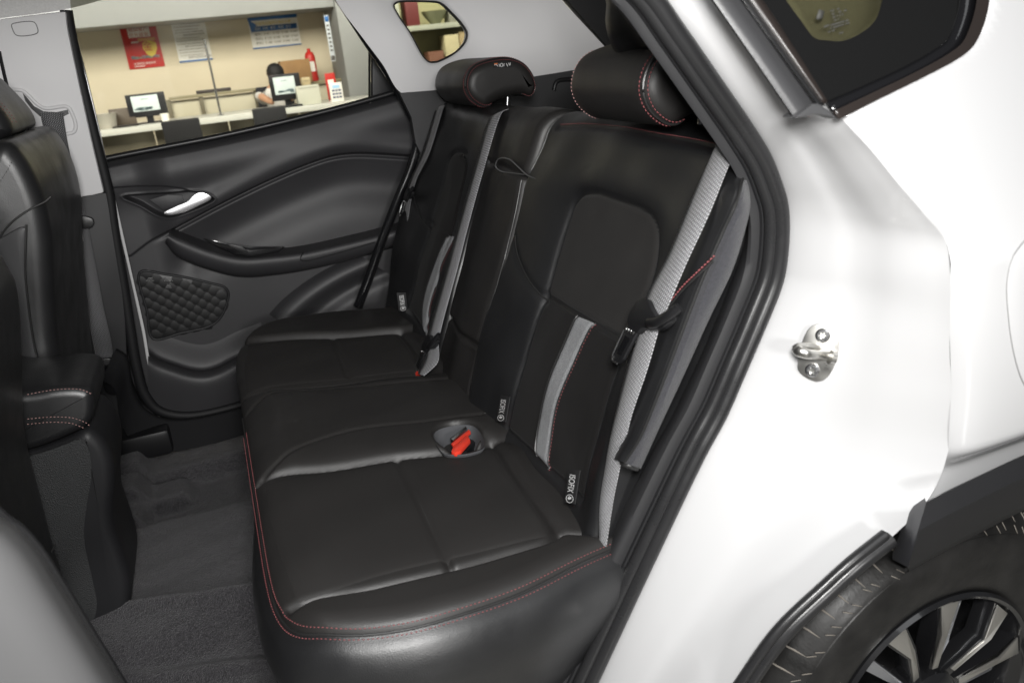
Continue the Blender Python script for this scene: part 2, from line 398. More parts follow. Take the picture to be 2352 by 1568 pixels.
# fuel filler flap at the right edge, set into the panel with a thin shut line
fl = [(2440, 490), (2385, 518), (2352, 555), (2325, 595), (2313, 650), (2316, 720), (2325, 790), (2338, 845), (2352, 880), (2400, 935), (2480, 925), (2500, 700), (2490, 520)]
fp = cr(fl, 90, True); fc = fp.mean(0)
rows = [[qpt(*(fc + (q - fc) * k_), o_) for q in fp] for k_, o_ in ((1.0, -.001), (.992, .0012), (.96, .0018), (.6, .0018), (.05, .0018))]
fd = grid('fuel_door', np.array(rows), PAINT, car, cv=True, sharp=60)
FP2 = np.array([qpt(*q, -.0002) for q in fc + (fp - fc) * 1.006])
tube('shut_line', np.vstack([FP2, FP2[:1]]), .0011, mat('shut_line_gap', (.30, .30, .30), .6), fd, 6, (0, 1, 0))

# ---- near aperture weatherstrip: two rubber beads + base
def off_path(dpx, y): # shift the traced line sideways by dpx pixels (towards the seat)
    P = np.array(ws_out, float); T = np.gradient(P, axis=0); T /= np.linalg.norm(T, axis=1)[:, None]
    N = np.column_stack([-T[:, 1], T[:, 0]])
    return [Y(*(p + nn * dpx), y) for p, nn in zip(P, N)]
ws = tube('weatherstrip', cr(off_path(14, .792), 160), .0108, RUBBER, car, 12, (0, 1, 0))
tube('inner_bead', cr(off_path(37, .797), 160), .0085, RUBBER, ws, 12, (0, 1, 0))
tube('seal_base', cr(off_path(28, .808), 160), .020, PLASTX, ws, 8, (0, 1, 0), 1, .5)
# ---- dark pillar and sill trim between the seal and the seat
rows = [off_path(44, .803), off_path(58, .804), off_path(85, .808)]
inn = [(1330, -90), (1400, -10), (1480, 90), (1580, 215), (1655, 320), (1690, 380), (1712, 430), (1720, 480), (1716, 545), (1702, 600), (1676, 670), (1640, 760), (1598, 855), (1555, 945), (1500, 1045), (1395, 1262), (1262, 1540), (1190, 1690)]
rows += [[Y(p[0], p[1], .828) for p in inn], [Y(p[0] - 8, p[1], .90) for p in inn]]
loft('pillar_trim', rows, mat('sill_pillar_plastic', (.022, .022, .0235), .62, spec=.4, bump=[('n', 1300, .35, .0006)], var=(6, .92, 1.08)), car, 160, 26)
tube('trim_ridge', cr(off_path(60, .8035), 160), .0016, PLASTX, car, 6, (0, 1, 0))
# near C pillar / quarter interior trim (shade put in as black) that closes the view behind the near headrest
ci = [(1330, -120), (1392, 0), (1391, 50), (1405, 105), (1450, 150), (1530, 230), (1600, 330), (1640, 400)]
loft('pillar_inner_trim', [[Y(p[0] + 130, p[1] - 20, .86) for p in ci], [Y(p[0] + 60, p[1] - 8, 1.0) for p in ci], [Y(p[0], p[1], 1.06) for p in ci], [Y(p[0] + 30, p[1], 1.12) for p in ci]], PLASTX, car, 40, 16)
# ---- quarter glass beside the rear pillar
qw = empty('quarter_window', (0, 0, 0), '', ''); del qw['label']; del qw['category']; qw.parent = car; qw.matrix_parent_inverse = Matrix.Translation(-Vector(ORG['car'])); ORG[qw.name] = (0, 0, 0)
stripL = [(1578, -85), (1636, 0), (1732, 136), (1825, 272)]; stripM = [(1645, -85), (1703, 0), (1790, 124), (1870, 238)]; stripM2 = [(1652, -85), (1710, 0), (1797, 124), (1880, 240)]; stripR = [(1693, -85), (1752, 0), (1830, 118), (1902, 233)]
YG = -.012
def cg(pts, off): return [YS(p[0], p[1], off) for p in pts]
loft('channel_strip', [cg(stripL, YG + .012), cg(stripL, YG - .006), cg([(a[0] * .5 + b[0] * .5, a[1] * .5 + b[1] * .5) for a, b in zip(stripL, stripM)], YG - .010), cg(stripM, YG - .002)], mat('window_channel', (.045, .045, .047), .38, bump=[('n', 300, .15, .001)]), qw, 40, 16, thick=.004)
loft('channel_lip', [cg(stripM, YG + .004), cg(stripM2, YG - .004), cg([(p[0] + 14, p[1] + 1) for p in stripM2], YG + .006)], RUBBER, qw, 40, 8, thick=.003)
brown = mat('frame_brown_reflection', (.024, .019, .017), .28, coat=.3)  # brown reflection on the dark frame, put into its colour
loft('side_moulding', [cg([(p[0] + 10, p[1] + 1) for p in stripM2], YG + .006), cg(stripR, YG + .004)], brown, qw, 30, 4, thick=.004)
bo = [(1928, 274), (2010, 232), (2120, 178), (2205, 132), (2236, 106), (2256, 68), (2270, 20), (2279, -60)]
bi = [(1900, 232), (1985, 196), (2080, 152), (2140, 118), (2178, 90), (2194, 55), (2206, 10), (2212, -60)]
bm_ = [(a[0] * .55 + b[0] * .45, a[1] * .55 + b[1] * .45) for a, b in zip(bo, bi)]
loft('lower_moulding', [cg(bo, YG + .012), cg(bo, YG - .006), cg(bm_, YG - .006), cg(bm_, YG + .001)], brown, qw, 50, 8, thick=.004, smooth=False)
loft('inner_moulding', [cg(bm_, YG + .001), cg(bi, YG + .007)], GLOSSB, qw, 50, 4, thick=.003)
tipp = [(1823, 272), (1868, 238), (1880, 238), (1900, 250), (1928, 275), (1905, 266), (1878, 262), (1850, 268)]
plate('corner_cap', cg(tipp, YG - .011), (0, .02, 0), mat('cap_plastic', (.06, .06, .062), .4), qw, .002)
# ceramic border with the see-through opening
op = [(1805, 0), (1840, 48), (1872, 88), (1900, 93), (1935, 94), (1976, 77), (2008, 50), (2022, 18), (2028, -70), (1757, -70)]
outer = [(1700, -70), (1752, 0), (1830, 118), (1902, 233), (1985, 196), (2080, 152), (2140, 118), (2178, 90), (2194, 55), (2206, 10), (2212, -70)]
oc = cr(cg(op, YG + .009), 80, True); cen = oc.mean(0)
ou = cr(cg(outer + [(1950, -75)], YG + .008), 80, True)
def byang(P, c):
    an = np.arctan2(P[:, 2] - c[2], P[:, 0] - c[0]); return an
# resample both loops by angle about a centre inside the opening
c0 = YS(1900, 20, YG + .009); th = np.linspace(-math.pi, math.pi, 161)[:-1]
def loop(P):
    P = np.vstack([P, P[:1]]); P = np.vstack([P[:-1] + (P[1:] - P[:-1]) * s for s in np.linspace(0, 1, 12, endpoint=False)])
    an = byang(P, c0); o = np.argsort(an); an = an[o]; Q = P[o]
    ax = np.r_[an - 2 * math.pi, an, an + 2 * math.pi]; Q3 = np.vstack([Q, Q, Q])
    return np.column_stack([np.interp(th, ax, Q3[:, kk]) for kk in range(3)])
grid('ceramic_border', np.stack([loop(ou), loop(oc)]), mat('frit_glass', (.008, .008, .008), .07, coat=.4), qw, cv=True)
pane = plate('pane', cr(cg(op, YG + .012), 60, True), (0, .004, 0), glass('quarter_glass', (.62, .61, .52)), qw, 0)
geos = []
for k_, (mx_, my_, ln_) in enumerate(((1908, 26, 22), (1912, 33, 34), (1914, 40, 26), (1917, 47, 14), (1894, 62, 12), (1910, 58, 40), (1906, 66, 46), (1903, 74, 16), (1926, 78, 18))):
    for q in range(int(ln_ / 3)):
        if random.random() < .8: geos.append(box_geo(tuple(YS(mx_ + q * 3.1, my_ - q * .9, YG + .0112)), (.0011, .0006, .0016 + .0012 * random.random()), Matrix.Rotation(.3, 4, 'Y')))
geos.append(box_geo(tuple(YS(1884, 36, YG + .0112)), (.0075, .0006, .010), Matrix.Rotation(.35, 4, 'Y')))
V, F = merge(geos); mk('glass_print', V, F, mat('glass_print_ink', (.05, .05, .045), .7), pane, 0)

# ---- striker on the jamb
sk = empty('striker', (0, 0, 0), '', ''); del sk['label']; del sk['category']; sk.parent = car; sk.matrix_parent_inverse = Matrix.Translation(-Vector(ORG['car'])); ORG[sk.name] = (0, 0, 0)
dist = 1.0
def jamb_at(px, py):
    # nearest jamb vertex to the pixel's ray
    d = ray(px, py); Pm = G.reshape(-1, 3) - CAM; t = Pm @ d; e = np.linalg.norm(Pm - t[:, None] * d, axis=1); i = e.argmin(); return G.reshape(-1, 3)[i]
pc = jamb_at(1870, 810); e1 = jamb_at(1872, 760) - jamb_at(1868, 860); e2 = jamb_at(1920, 812) - jamb_at(1820, 808)
e1 /= np.linalg.norm(e1); nj = np.cross(e1, e2); nj /= np.linalg.norm(nj)
if np.dot(nj, CAM - pc) < 0: nj = -nj
e2 = np.cross(e1, nj) ; 
def SJ(px, py, h=.004): return PL(px, py, pc + nj * h, nj)
pl_px = [(1880, 745), (1898, 747), (1918, 760), (1926, 778), (1924, 810), (1914, 845), (1898, 868), (1878, 876), (1850, 866), (1833, 850), (1832, 830), (1838, 800), (1848, 770), (1862, 750)]
plate('plate', cr([SJ(*p, .006) for p in pl_px], 60, True), -nj * .007, METAL, sk, .0012)
for sx, sy in ((1890, 770), (1866, 850)):
    c = SJ(sx, sy, .006); 
    b_ = e1; geos = []
    ringv = lambda r, h, nn=20: [c + nj * h + r * (math.cos(a) * e1 + math.sin(a) * e2) for a in np.linspace(0, 2 * math.pi, nn, endpoint=False)]
    Gs = np.stack([ringv(.0090, -.001), ringv(.0088, .0016), ringv(.0068, .0030), ringv(.0048, .0031), ringv(.0042, .0002), ringv(.0005, -.001)])
    sc = grid('screw', Gs, STEEL, sk, cv=True, sharp=30)
    tv, tf = merge([tube_geo([c + nj * -.0005 + .0036 * (math.cos(a) * e1 + math.sin(a) * e2), c + nj * .0026 + .0036 * (math.cos(a) * e1 + math.sin(a) * e2)], .0010, 6) for a in np.linspace(0, 2 * math.pi, 6, endpoint=False)])
    mk('torx_lobe', tv, tf, STEEL, sc, 40)
lp = [SJ(1914, 820, .002), SJ(1890, 816, .012), SJ(1868, 815, .030), SJ(1850, 812, .040), SJ(1833, 806, .040), SJ(1832, 800, .032), SJ(1848, 798, .022), SJ(1866, 800, .012), SJ(1880, 803, .002)]
tube('loop', cr(lp, 50), .0052, METAL, sk, 12, nj, 1.25, .75)
tube('collar', [SJ(1916, 821, .0055), SJ(1906, 819, .0085)], .0088, METAL, sk, 16, nj)

# ---- wheel arch lip seal, cladding, liner
lipc = [(2046, 1236), (1968, 1298), (1908, 1352), (1800, 1455), (1718, 1568), (1640, 1690)]
yl = [.604, .606, .610, .616, .622, .63]
Ls = cr([Y(p[0], p[1], yy) for p, yy in zip(lipc, yl)], 70)
lsl = tube('arch_seal', Ls, .0105, RUBBER, car, 10, (0, 1, 0))
Ls2 = cr([Y(p[0] - 12, p[1] - 10, yy - .004) for p, yy in zip(lipc, yl)], 70)
tube('seal_lip', Ls2, .0065, RUBBER, lsl, 8, (0, 1, 0))
ct_ = [(2127, 1153), (2180, 1126), (2260, 1088), (2352, 1046), (2480, 1000)]; cb_ = [(2085, 1300), (2160, 1258), (2250, 1210), (2352, 1158), (2480, 1108)]
cl = loft('arch_cladding', [c3([(p[0], p[1] - 2) for p in ct_], .615), c3(ct_, .572), c3([(a[0] * .55 + b[0] * .45, a[1] * .55 + b[1] * .45) for a, b in zip(ct_, cb_)], .562), c3(cb_, .576), c3([(p[0] + 4, p[1] + 12) for p in cb_], .635)], PLAST, car, 40, 5, smooth=False, sharp=25)
fe = [(2127, 1153), (2100, 1172), (2086, 1192), (2068, 1235), (2050, 1284), (2085, 1302), (2107, 1232)]
fy = [.570, .596, .606, .607, .606, .574, .562]
plate('cladding_end', [Y(p[0], p[1], q) for p, q in zip(fe, fy)], (.012, .012, -.004), mat('cladding_facet', (.050, .051, .058), .5, bump=[('n', 1200, .3, .0006)]), car, 0)
WC = np.array([.815, .64, .330])
lin_rows = []
for y in (.80, .88, .97):
    lin_rows.append([(WC[0] + .365 * math.cos(a), y, WC[2] + .365 * math.sin(a)) for a in np.linspace(math.radians(200), math.radians(-10), 40)])
loft('arch_liner', lin_rows, PLASTX, car, 60, 3, smooth=False)
# ---- wheel
wh = empty('wheel', (0, 0, 0), '', ''); del wh['label']; del wh['category']; wh.parent = car; wh.matrix_parent_inverse = Matrix.Translation(-Vector(ORG['car'])); ORG[wh.name] = (0, 0, 0)
def rev(prof, na=180, a0=0, a1=2 * math.pi):
    A_ = np.linspace(a0, a1, na, endpoint=False)
    return np.array([[(WC[0] + r * math.cos(a), y, WC[2] + r * math.sin(a)) for (r, y) in prof] for a in A_])
tp = cr([(.180, 0.678), (.188, 0.662), (.202, 0.652), (.250, 0.640), (.275, 0.639), (.292, 0.644), (.305, 0.655), (.318, 0.675), (.328, 0.702), (.333, 0.740), (.334, 0.800), (.331, 0.840), (.31, 0.870), (.22, 0.870)], 60)
grid('tyre', rev(tp), TYRE, wh, cu=True, sharp=60)
geos = []
def tp_at(s): return tp[int(np.clip(s * 59, 0, 59))]
for kx in range(64):                                          # sipes across the shoulder
    a = 2 * math.pi * kx / 64 + random.uniform(-.008, .008); da = .035
    P = []
    for s in np.linspace(.315, .53, 9):
        r, y = tp_at(s); aa = a + da * (s - .315) / .215 * (1.2 if kx % 2 else .9)
        P.append((WC[0] + (r + .0004) * math.cos(aa), y - .0003, WC[2] + (r + .0004) * math.sin(aa)))
    geos.append(tube_geo(P, [.0004] + [.0014] * 7 + [.0007], 5))
V, F = merge(geos); mk('sipe', V, F, GROOVE, wh, 0, None, 'stuff')
geos = []
for kx in range(150):                                         # small ticks and moulding nubs under the shoulder
    a = 2 * math.pi * kx / 150 + random.uniform(-.01, .01); r = random.uniform(.287, .297)
    y = np.interp(r, [q[0] for q in tp[:40]], [q[1] for q in tp[:40]])
    P = [(WC[0] + (r + d) * math.cos(a + d * 2.5), y - .0004 + d * .4, WC[2] + (r + d) * math.sin(a + d * 2.5)) for d in (0, .005, .010)]
    if kx % 3 != 2: geos.append(tube_geo(P, .0007, 5))
for kx in range(120):
    a = random.uniform(0, 6.28); s = random.uniform(.3, .55); r, y = tp_at(s)
    geos.append(box_geo((WC[0] + (r + .001) * math.cos(a), y - .0005, WC[2] + (r + .001) * math.sin(a)), (.0016, .0016, .0016)))
V, F = merge(geos); mk('shoulder_mark', V, F, GROOVE, wh, 0, None, 'stuff')
grid('bead_rib', rev([(.288, .6445), (.2895, .6415), (.291, .6445)]), TYRE, wh, cu=True)
rim = grid('rim', rev([(0.1827, .70), (0.1888, .664), (0.1905, .655), (0.1862, .650), (0.1810, .653), (0.1775, .664), (0.1705, .675), (0.1653, .70), (0.1610, .80)]), RIM_B, wh, cu=True, sharp=40)
grid('barrel_back', rev([(0.1636, .79), (0.1044, .80), (0.0000, .80)]), PLASTX, wh, cu=True)
def wp(r, a, y): return (WC[0] + r * math.cos(a), y, WC[2] + r * math.sin(a))
for k5 in range(5):                                            # five split spokes: machined faces with black pockets
    a0 = math.radians(100 + 72 * k5)
    for sgn in (-1, 1):
        f_ = lambda r, d: a0 + sgn * d
        pts = [wp(0.1783, f_(0, .40), .662), wp(0.1783, f_(0, .16), .662), wp(0.1305, f_(0, .15), .655), wp(0.0522, f_(0, .10), .665), wp(0.0522, f_(0, .45), .665), wp(0.1218, f_(0, .30), .655)]
        sp = plate('spoke', pts, (0, .030, 0), RIM_B, wh, .002)
        pts = [wp(0.1766, f_(0, .375), .6585), wp(0.1766, f_(0, .185), .6585), wp(0.1305, f_(0, .19), .6525), wp(0.0609, f_(0, .20), .6615), wp(0.0609, f_(0, .38), .6615), wp(0.1218, f_(0, .27), .6525)]
        plate('machined_face', pts, (0, .002, 0), RIM_S, sp, .0005)
    pts = [wp(0.1740, a0 + .56, .69), wp(0.1740, a0 + .70, .69), wp(0.0957, a0 + .70, .675), wp(0.0435, a0 + .70, .675), wp(0.0435, a0 + .56, .675), wp(0.0957, a0 + .56, .675)]
    plate('silver_spoke', pts, (0, .03, 0), RIM_G, wh, .004)
V, F = [], []
grid('hub', rev([(0.0539, .70), (0.0522, .66), (0.0435, .652), (0.0261, .650), (0.0009, .650)], 40), RIM_B, wh, cu=True)

# ---- near B pillar (plain grey, out of focus, lower left)
pe = [(-110, 1090), (-50, 1155), (0, 1203), (28, 1222), (70, 1268), (120, 1345), (185, 1450), (258, 1568), (330, 1690)]
def pb(dpx, y, dy=0): return [Y(p[0] + dpx, p[1] - dpx * .6 + dy, y) for p in pe]
loft('near_pillar', [pb(14, .80), pb(9, .765), pb(0, .735), pb(-30, .700), pb(-90, .680), pb(-240, .670, 10), pb(-420, .665, 20)], mat('pillar_grey', (.13, .13, .132), .55, bump=[('n', 900, .2, .0006)]), car, 60, 40)
tube('near_pillar_seal', cr(pb(13, .802), 60), .0065, RUBBER, car, 8, (0, 1, 0))

# ---- far side shell: B pillar trims, roof, rear side trims
YB = 2.19
tp_ = [(-60, 55), (0, 44), (80, 34), (151, 26), (154, 60), (166, 120), (188, 222), (212, 330), (239, 443), (212, 449), (186, 453), (-60, 500)]
bt_ = plate('pillar_upper_trim', [Y(p[0], p[1], YB) for p in tp_], (0, .03, 0), TRIMG, car, .006)
cap = [(27, 57), (38, 53), (72, 50), (80, 53), (85, 62), (87, 74), (80, 79), (45, 83), (36, 80), (30, 70)]
cp = cr([Y(p[0], p[1], YB - .0005) for p in cap], 50, True)
tube('cover_cap', np.vstack([cp, cp[:1]]), .0011, mat('trim_gap', (.16, .16, .16), .7), bt_, 6, (0, 1, 0))
plate('cap_face', cr([Y(p[0], p[1], YB - .001) for p in cap], 40, True), (0, .003, 0), TRIMG, bt_, .0006)
sl = [(52, 214), (60, 222), (78, 244), (100, 256), (130, 258), (156, 252), (158, 262), (146, 268), (92, 268), (72, 250), (58, 232)]
plate('belt_slot', [Y(p[0], p[1], YB - .0012) for p in sl], (0, .004, 0), PLASTX, bt_, 0)
rr_ = [(28, 206), (52, 209), (68, 222), (86, 240), (104, 249), (155, 246), (166, 262), (174, 288), (170, 303), (154, 308)]
tube('slot_rim', cr([Y(p[0], p[1], YB - .001) for p in rr_], 60), .0042, TRIMG, bt_, 8, (0, 1, 0))
tube('door_glass_edge', cr([Y(-2, 118, YB - .002), Y(6, 155, YB - .002), Y(16, 197, YB - .002)], 12), .004, PLASTX, bt_, 6)
lt = [(120, 440), (186, 450), (246, 442), (262, 520), (280, 620), (286, 700), (290, 780), (292, 830), (304, 885), (322, 925), (360, 955), (340, 1010), (100, 1000)]
plate('pillar_lower_trim', [Y(p[0], p[1], YB + .012) for p in lt], (0, .03, 0), mat('pillar_plastic', (.013, .013, .0145), .55, bump=[('n', 1300, .3, .0006)]), car, .004)
# headliner and roof skin
hz = [(-120, 70), (0, 43), (80, 33), (160, 20), (236, 0), (330, -30)]
rv = []
for d, yy in ((0, YB - .004), (30, YB - .012), (110, YB - .05)):
    rv.append([Y(p[0] - d * .05, p[1] - d * .9, yy) for p in hz])
loft('headliner_edge', rv, HEADL, car, 50, 14)
zr = 1.50
V, F = box_geo((.55, 1.49, 1.535), (2.3, 1.34, .03), None, .01); mk('roof', V, F, HEADL, car)
# rear quarter trim on the far side (light grey) with its window opening
YQ = 2.17
ow = [(903, 12), (912, 4), (980, 2), (1012, 6), (1040, 30), (1065, 58), (1075, 78), (1070, 98), (1050, 120), (1020, 138), (1000, 145), (985, 144), (972, 132), (940, 75), (915, 38)]
big = [(740, -80), (770, 0), (835, 90), (880, 150), (922, 214), (1000, 208), (1130, 192), (1330, 160), (1420, 145), (1400, 120), (1340, 55), (1290, 0), (1230, -80), (1000, -82)]
c0 = Y(985, 70, YQ)
lo, li = loop(cr(c3(big, YQ), 120, True)), loop(cr(c3(ow, YQ), 90, True))
ins = li + (li - c0) * 0
mid = li + (li - c0) / np.linalg.norm(li - c0, axis=1)[:, None] * .010; mid[:, 1] -= .006
deep = li.copy(); deep[:, 1] += .03
lo2 = lo.copy(); lo2[:, 1] += .0
half = lo * .5 + mid * .5; half[:, 1] -= .008
rq = grid('rear_quarter_trim', np.stack([lo2, half, mid, li, deep]), TRIMG, car, cv=True, sharp=60)
tube('window_gasket', np.vstack([li, li[:1]]) + np.array([0, .004, 0]), .0045, PLASTX, rq, 8, (0, 1, 0))
plate('quarter_pane', li + np.column_stack([0 * li[:, 0], .022 - .25 * (li[:, 2] - li[:, 2].mean()), 0 * li[:, 0]]), (0, .003, 0), GLASS, rq, 0)
# pressed shelf step in that trim
stp = [(1090, 70), (1150, 74), (1200, 76), (1180, 100), (1150, 135)]
tube('pressed_step', cr(c3(stp, YQ - .003), 30), .006, TRIMG, rq, 8, (0, 1, 0), 1.6, .5)
# dark lower trim of the load bay and its grab slot
dt = [(918, 214), (1000, 208), (1130, 192), (1330, 160), (1440, 142), (1440, 320), (1000, 420), (955, 330), (945, 270)]
plate('load_bay_trim', [Y(p[0], p[1], YQ - .012) for p in dt], (0, .03, 0), mat('load_bay_plastic', (.030, .030, .032), .6, bump=[('n', 1200, .3, .0006)]), car, .003)
gs = [(1272, 208), (1276, 192), (1282, 186), (1330, 182), (1330, 190), (1288, 194), (1285, 206)]
tube('grab_slot', cr([Y(p[0], p[1], YQ - .014) for p in gs[:4]], 24), .006, PLASTX, car, 8, (0, 1, 0))
# tailgate: inner trim wall, glass with heater lines
XT = 1.62
tg = empty('tailgate', (0, 0, 0), '', ''); del tg['label']; del tg['category']; tg.parent = car; tg.matrix_parent_inverse = Matrix.Translation(-Vector(ORG['car'])); ORG[tg.name] = (0, 0, 0)
box('lower_trim', (XT, 1.5, .75), (.06, 1.4, .62), PLASTX, tg)
box('side_trim', (XT - .10, 2.10, 1.20), (.30, .22, .70), PLASTX, tg)
plate('pillar_trim', [Y(p[0], p[1], YQ + .004) for p in [(1200, -90), (1300, -2), (1410, 125), (1450, 150), (1560, 200), (1560, -90)]], (0, .03, 0), PLASTX, tg, .003)  # dark panel added to fill the unlit gap behind the quarter trim
gp = [(XT + .03, .85, 1.07), (XT - .13, .90, 1.46), (XT - .13, 2.06, 1.46), (XT + .03, 2.10, 1.07)]
plate('rear_glass', gp, (.004, 0, 0), GLASSC, tg, 0)
geos = []
for i in range(12):
    f = (i + .5) / 12; a_ = np.array(gp[0]) * (1 - f) + np.array(gp[1]) * f; b_ = np.array(gp[3]) * (1 - f) + np.array(gp[2]) * f
    geos.append(tube_geo([a_ - [.003, 0, 0], b_ - [.003, 0, 0]], .0013, 4))
V, F = merge(geos); mk('heater_line', V, F, mat('heater_print', (.10, .07, .04), .6), tg, 0, None, 'stuff')

# ---- floor carpet
def floor_z(x, y):
    z = .30 + .075 * sst(1.22, 1.40, y) * (1 - sst(1.72, 1.86, y)) * (1 - .25 * sst(.02, .2, x))
    z = z - .012 * np.exp(-((y - 1.30) / .05) ** 2)
    z = z + .020 * np.exp(-((y - (1.40 - .25 * (x + .2))) / .018) ** 2) + .016 * np.exp(-((y - (1.27 - .22 * (x + .2))) / .016) ** 2)
    z = z + .05 * sst(-.30, -.34, x) * sst(1.80, 1.84, y) + .03 * sst(-.20, -.24, x) * sst(1.90, 1.94, y) * (1 - sst(2.02, 2.04, y)) + .04 * sst(2.02, 2.08, y)
    return z + .0016 * np.sin(x * 37 + y * 21) + .0012 * np.sin(y * 63 - x * 18)
fx = np.linspace(-1.1, .12, 180); fy_ = np.linspace(.80, 2.24, 240)
FX, FY = np.meshgrid(fx, fy_, indexing='ij')
grid('floor_carpet', np.stack([FX, FY, floor_z(FX, FY)], -1), CARPET, car, sharp=0)
# far sill trim
st_ = [(268, 800), (291, 816), (305, 883), (321, 923), (358, 953), (402, 962), (452, 958), (543, 937), (640, 905)]
loft('sill_trim', [[Y(p[0], p[1], 2.185) for p in st_], [Y(p[0] - 3, p[1] + 4, 2.172) for p in st_], [Y(p[0] - 12, p[1] + 18, 2.165) for p in st_], [Y(p[0] - 30, p[1] + 75, 2.14) for p in st_]], mat('sill_plastic', (.010, .010, .011), .8, spec=.2, bump=[('n', 1300, .3, .0006)]), car, 60, 20)
box('seat_rail_cover', tuple(Z(322, 1010, .395)), (.16, .12, .07), PLASTX, car, .012)
# centre console: armrest lid and side
YC = 1.42
cpf = [(20, 905), (58, 903), (130, 893), (185, 893), (212, 903), (217, 930), (214, 958), (200, 976), (130, 972), (60, 968), (10, 975)]
con = empty('centre_console', (0, 0, 0), '', ''); del con['label']; del con['category']; con.parent = car; con.matrix_parent_inverse = Matrix.Translation(-Vector(ORG['car'])); ORG[con.name] = (0, 0, 0)
def prof(pts, y): return [tuple(Y(p[0], p[1], y)[[0, 2]]) for p in pts]
lid = prof([(-60, 905), (58, 903), (130, 891), (185, 891), (210, 900), (217, 930), (213, 962), (196, 984), (160, 1003), (80, 1034), (-60, 1060)], YC)
extr('armrest_lid', lid, YC, YC + .20, .018, LEATHER, con)
for pts in ([(60, 906), (130, 894), (185, 894), (214, 906)], [(60, 962), (120, 957), (170, 960), (200, 972), (208, 980)], [(60, 974), (120, 969), (165, 972), (196, 984)]):
    P = cr([Y(p[0], p[1], YC - .002) for p in pts], 50); stitches('stitching', P, (0, -1, 0), PINKT, con, .0055)
body = prof([(-60, 1070), (80, 1040), (160, 1010), (198, 992), (232, 1012), (258, 1060), (262, 1120), (258, 1165), (262, 1215), (282, 1275), (300, 1335), (302, 1365), (296, 1405), (280, 1436), (208, 1452), (-60, 1500)], YC)
extr('console_body', body, YC + .004, YC + .205, .02, PLAST, con, 120)
sidep = prof([(-60, 1075), (80, 1046), (160, 1018), (186, 1008), (206, 1040), (210, 1090), (200, 1160), (193, 1215), (196, 1260), (212, 1330), (222, 1400), (200, 1440), (-60, 1480)], YC)
plate('side_panel', [(p[0], YC + .003, p[1]) for p in cr(sidep, 90, True)], (0, .01, 0), mat('console_texture', (.028, .029, .030), .6, bump=[('v', 500, .9, .0015)]), con, .002)
for q in ((250, 1274), (264, 1276), (248, 1284)):
    tube('vent_tab', [Y(q[0], q[1], YC + .03), Y(q[0] - 2, q[1] + 12, YC + .03)], .0025, GLOSSB, con, 8)

# ================================================================== FAR REAR DOOR (part of the car)
door = empty('rear_door', (0, 0, 0), '', ''); del door['label']; del door['category']; door.parent = car; door.matrix_parent_inverse = Matrix.Translation(-Vector(ORG['car'])); ORG[door.name] = (0, 0, 0)
YD = 2.26
def D(px, py, h=0.): p = Y(px, py, YD - h); return (p[0], p[2])
sill = [(225, 374), (248, 368), (380, 342), (502, 318), (640, 287), (788, 250), (850, 233), (912, 215), (960, 200)]
SL = cr([D(p[0], p[1], .03) for p in sill], 60)
mould = [(300, 590), (345, 556), (392, 529), (440, 503), (502, 470), (570, 436), (636, 405), (703, 377), (760, 358), (800, 352), (838, 351), (935, 357), (1000, 362)]
ML = cr([D(p[0], p[1], .02) for p in mould], 80)
rec = [(279, 454), (330, 447), (400, 441), (440, 438), (478, 446), (494, 457), (470, 472), (425, 490), (388, 501), (362, 497), (320, 474)]
RC = cr([D(p[0], p[1], .03) for p in rec], 50, True)
pock = [D(p[0], p[1]) for p in [(296, 790), (400, 806), (480, 806), (560, 790), (640, 770)]]
nx, nz = 380, 380
gx = np.linspace(D(215, 600)[0], D(1010, 400)[0], nx)
ztop = np.interp(gx, SL[:, 0], SL[:, 1]); zbot = .42
Gd = np.zeros((nx, nz, 3))
tt = np.linspace(0, 1, nz)
for i in range(nx): Gd[i, :, 0] = gx[i]; Gd[i, :, 2] = zbot + (ztop[i] - zbot) * tt
P2 = Gd[..., [0, 2]].reshape(-1, 2)
zm = np.interp(P2[:, 0], ML[:, 0], ML[:, 1]); ab = P2[:, 1] - zm
zs_ = np.interp(P2[:, 0], SL[:, 0], SL[:, 1])
h = np.zeros(len(P2))
leftf = sst(D(330, 500)[0], D(420, 500)[0], P2[:, 0])
h += .026 * sst(-.0025, .0025, ab) * (.25 + .75 * leftf) + .012 * np.exp(-((ab - .02) / .03) ** 2) * leftf
h += -.012 * np.exp(-((ab + .007) / .006) ** 2) * leftf
h += -.022 * np.exp(-((ab + .09) / .06) ** 2) * leftf                  # bowl below the moulding
h += .016 * np.exp(-((zs_ - P2[:, 1] - .055) / .05) ** 2) - .03 * sst(.02, 0, zs_ - P2[:, 1])
sd = sdist(P2, RC); h += -.034 * sst(-.001, .007, sd) + .003 * np.exp(-(sd / .004) ** 2)
cl_ = cr([D(p[0], p[1], .02) for p in [(268, 431), (330, 428), (390, 428), (440, 438), (500, 458)]], 30)
h += .005 * sst(0, .0025, P2[:, 1] - np.interp(P2[:, 0], cl_[:, 0], cl_[:, 1])) * (1 - sst(D(430, 440)[0], D(500, 440)[0], P2[:, 0]))
h += -.03 * sst(.60, .50, P2[:, 1]) * 0
Gd[..., 1] = YD - h.reshape(nx, nz)
pan = grid('panel', Gd, PLASTL, door, sharp=0, flip=True)
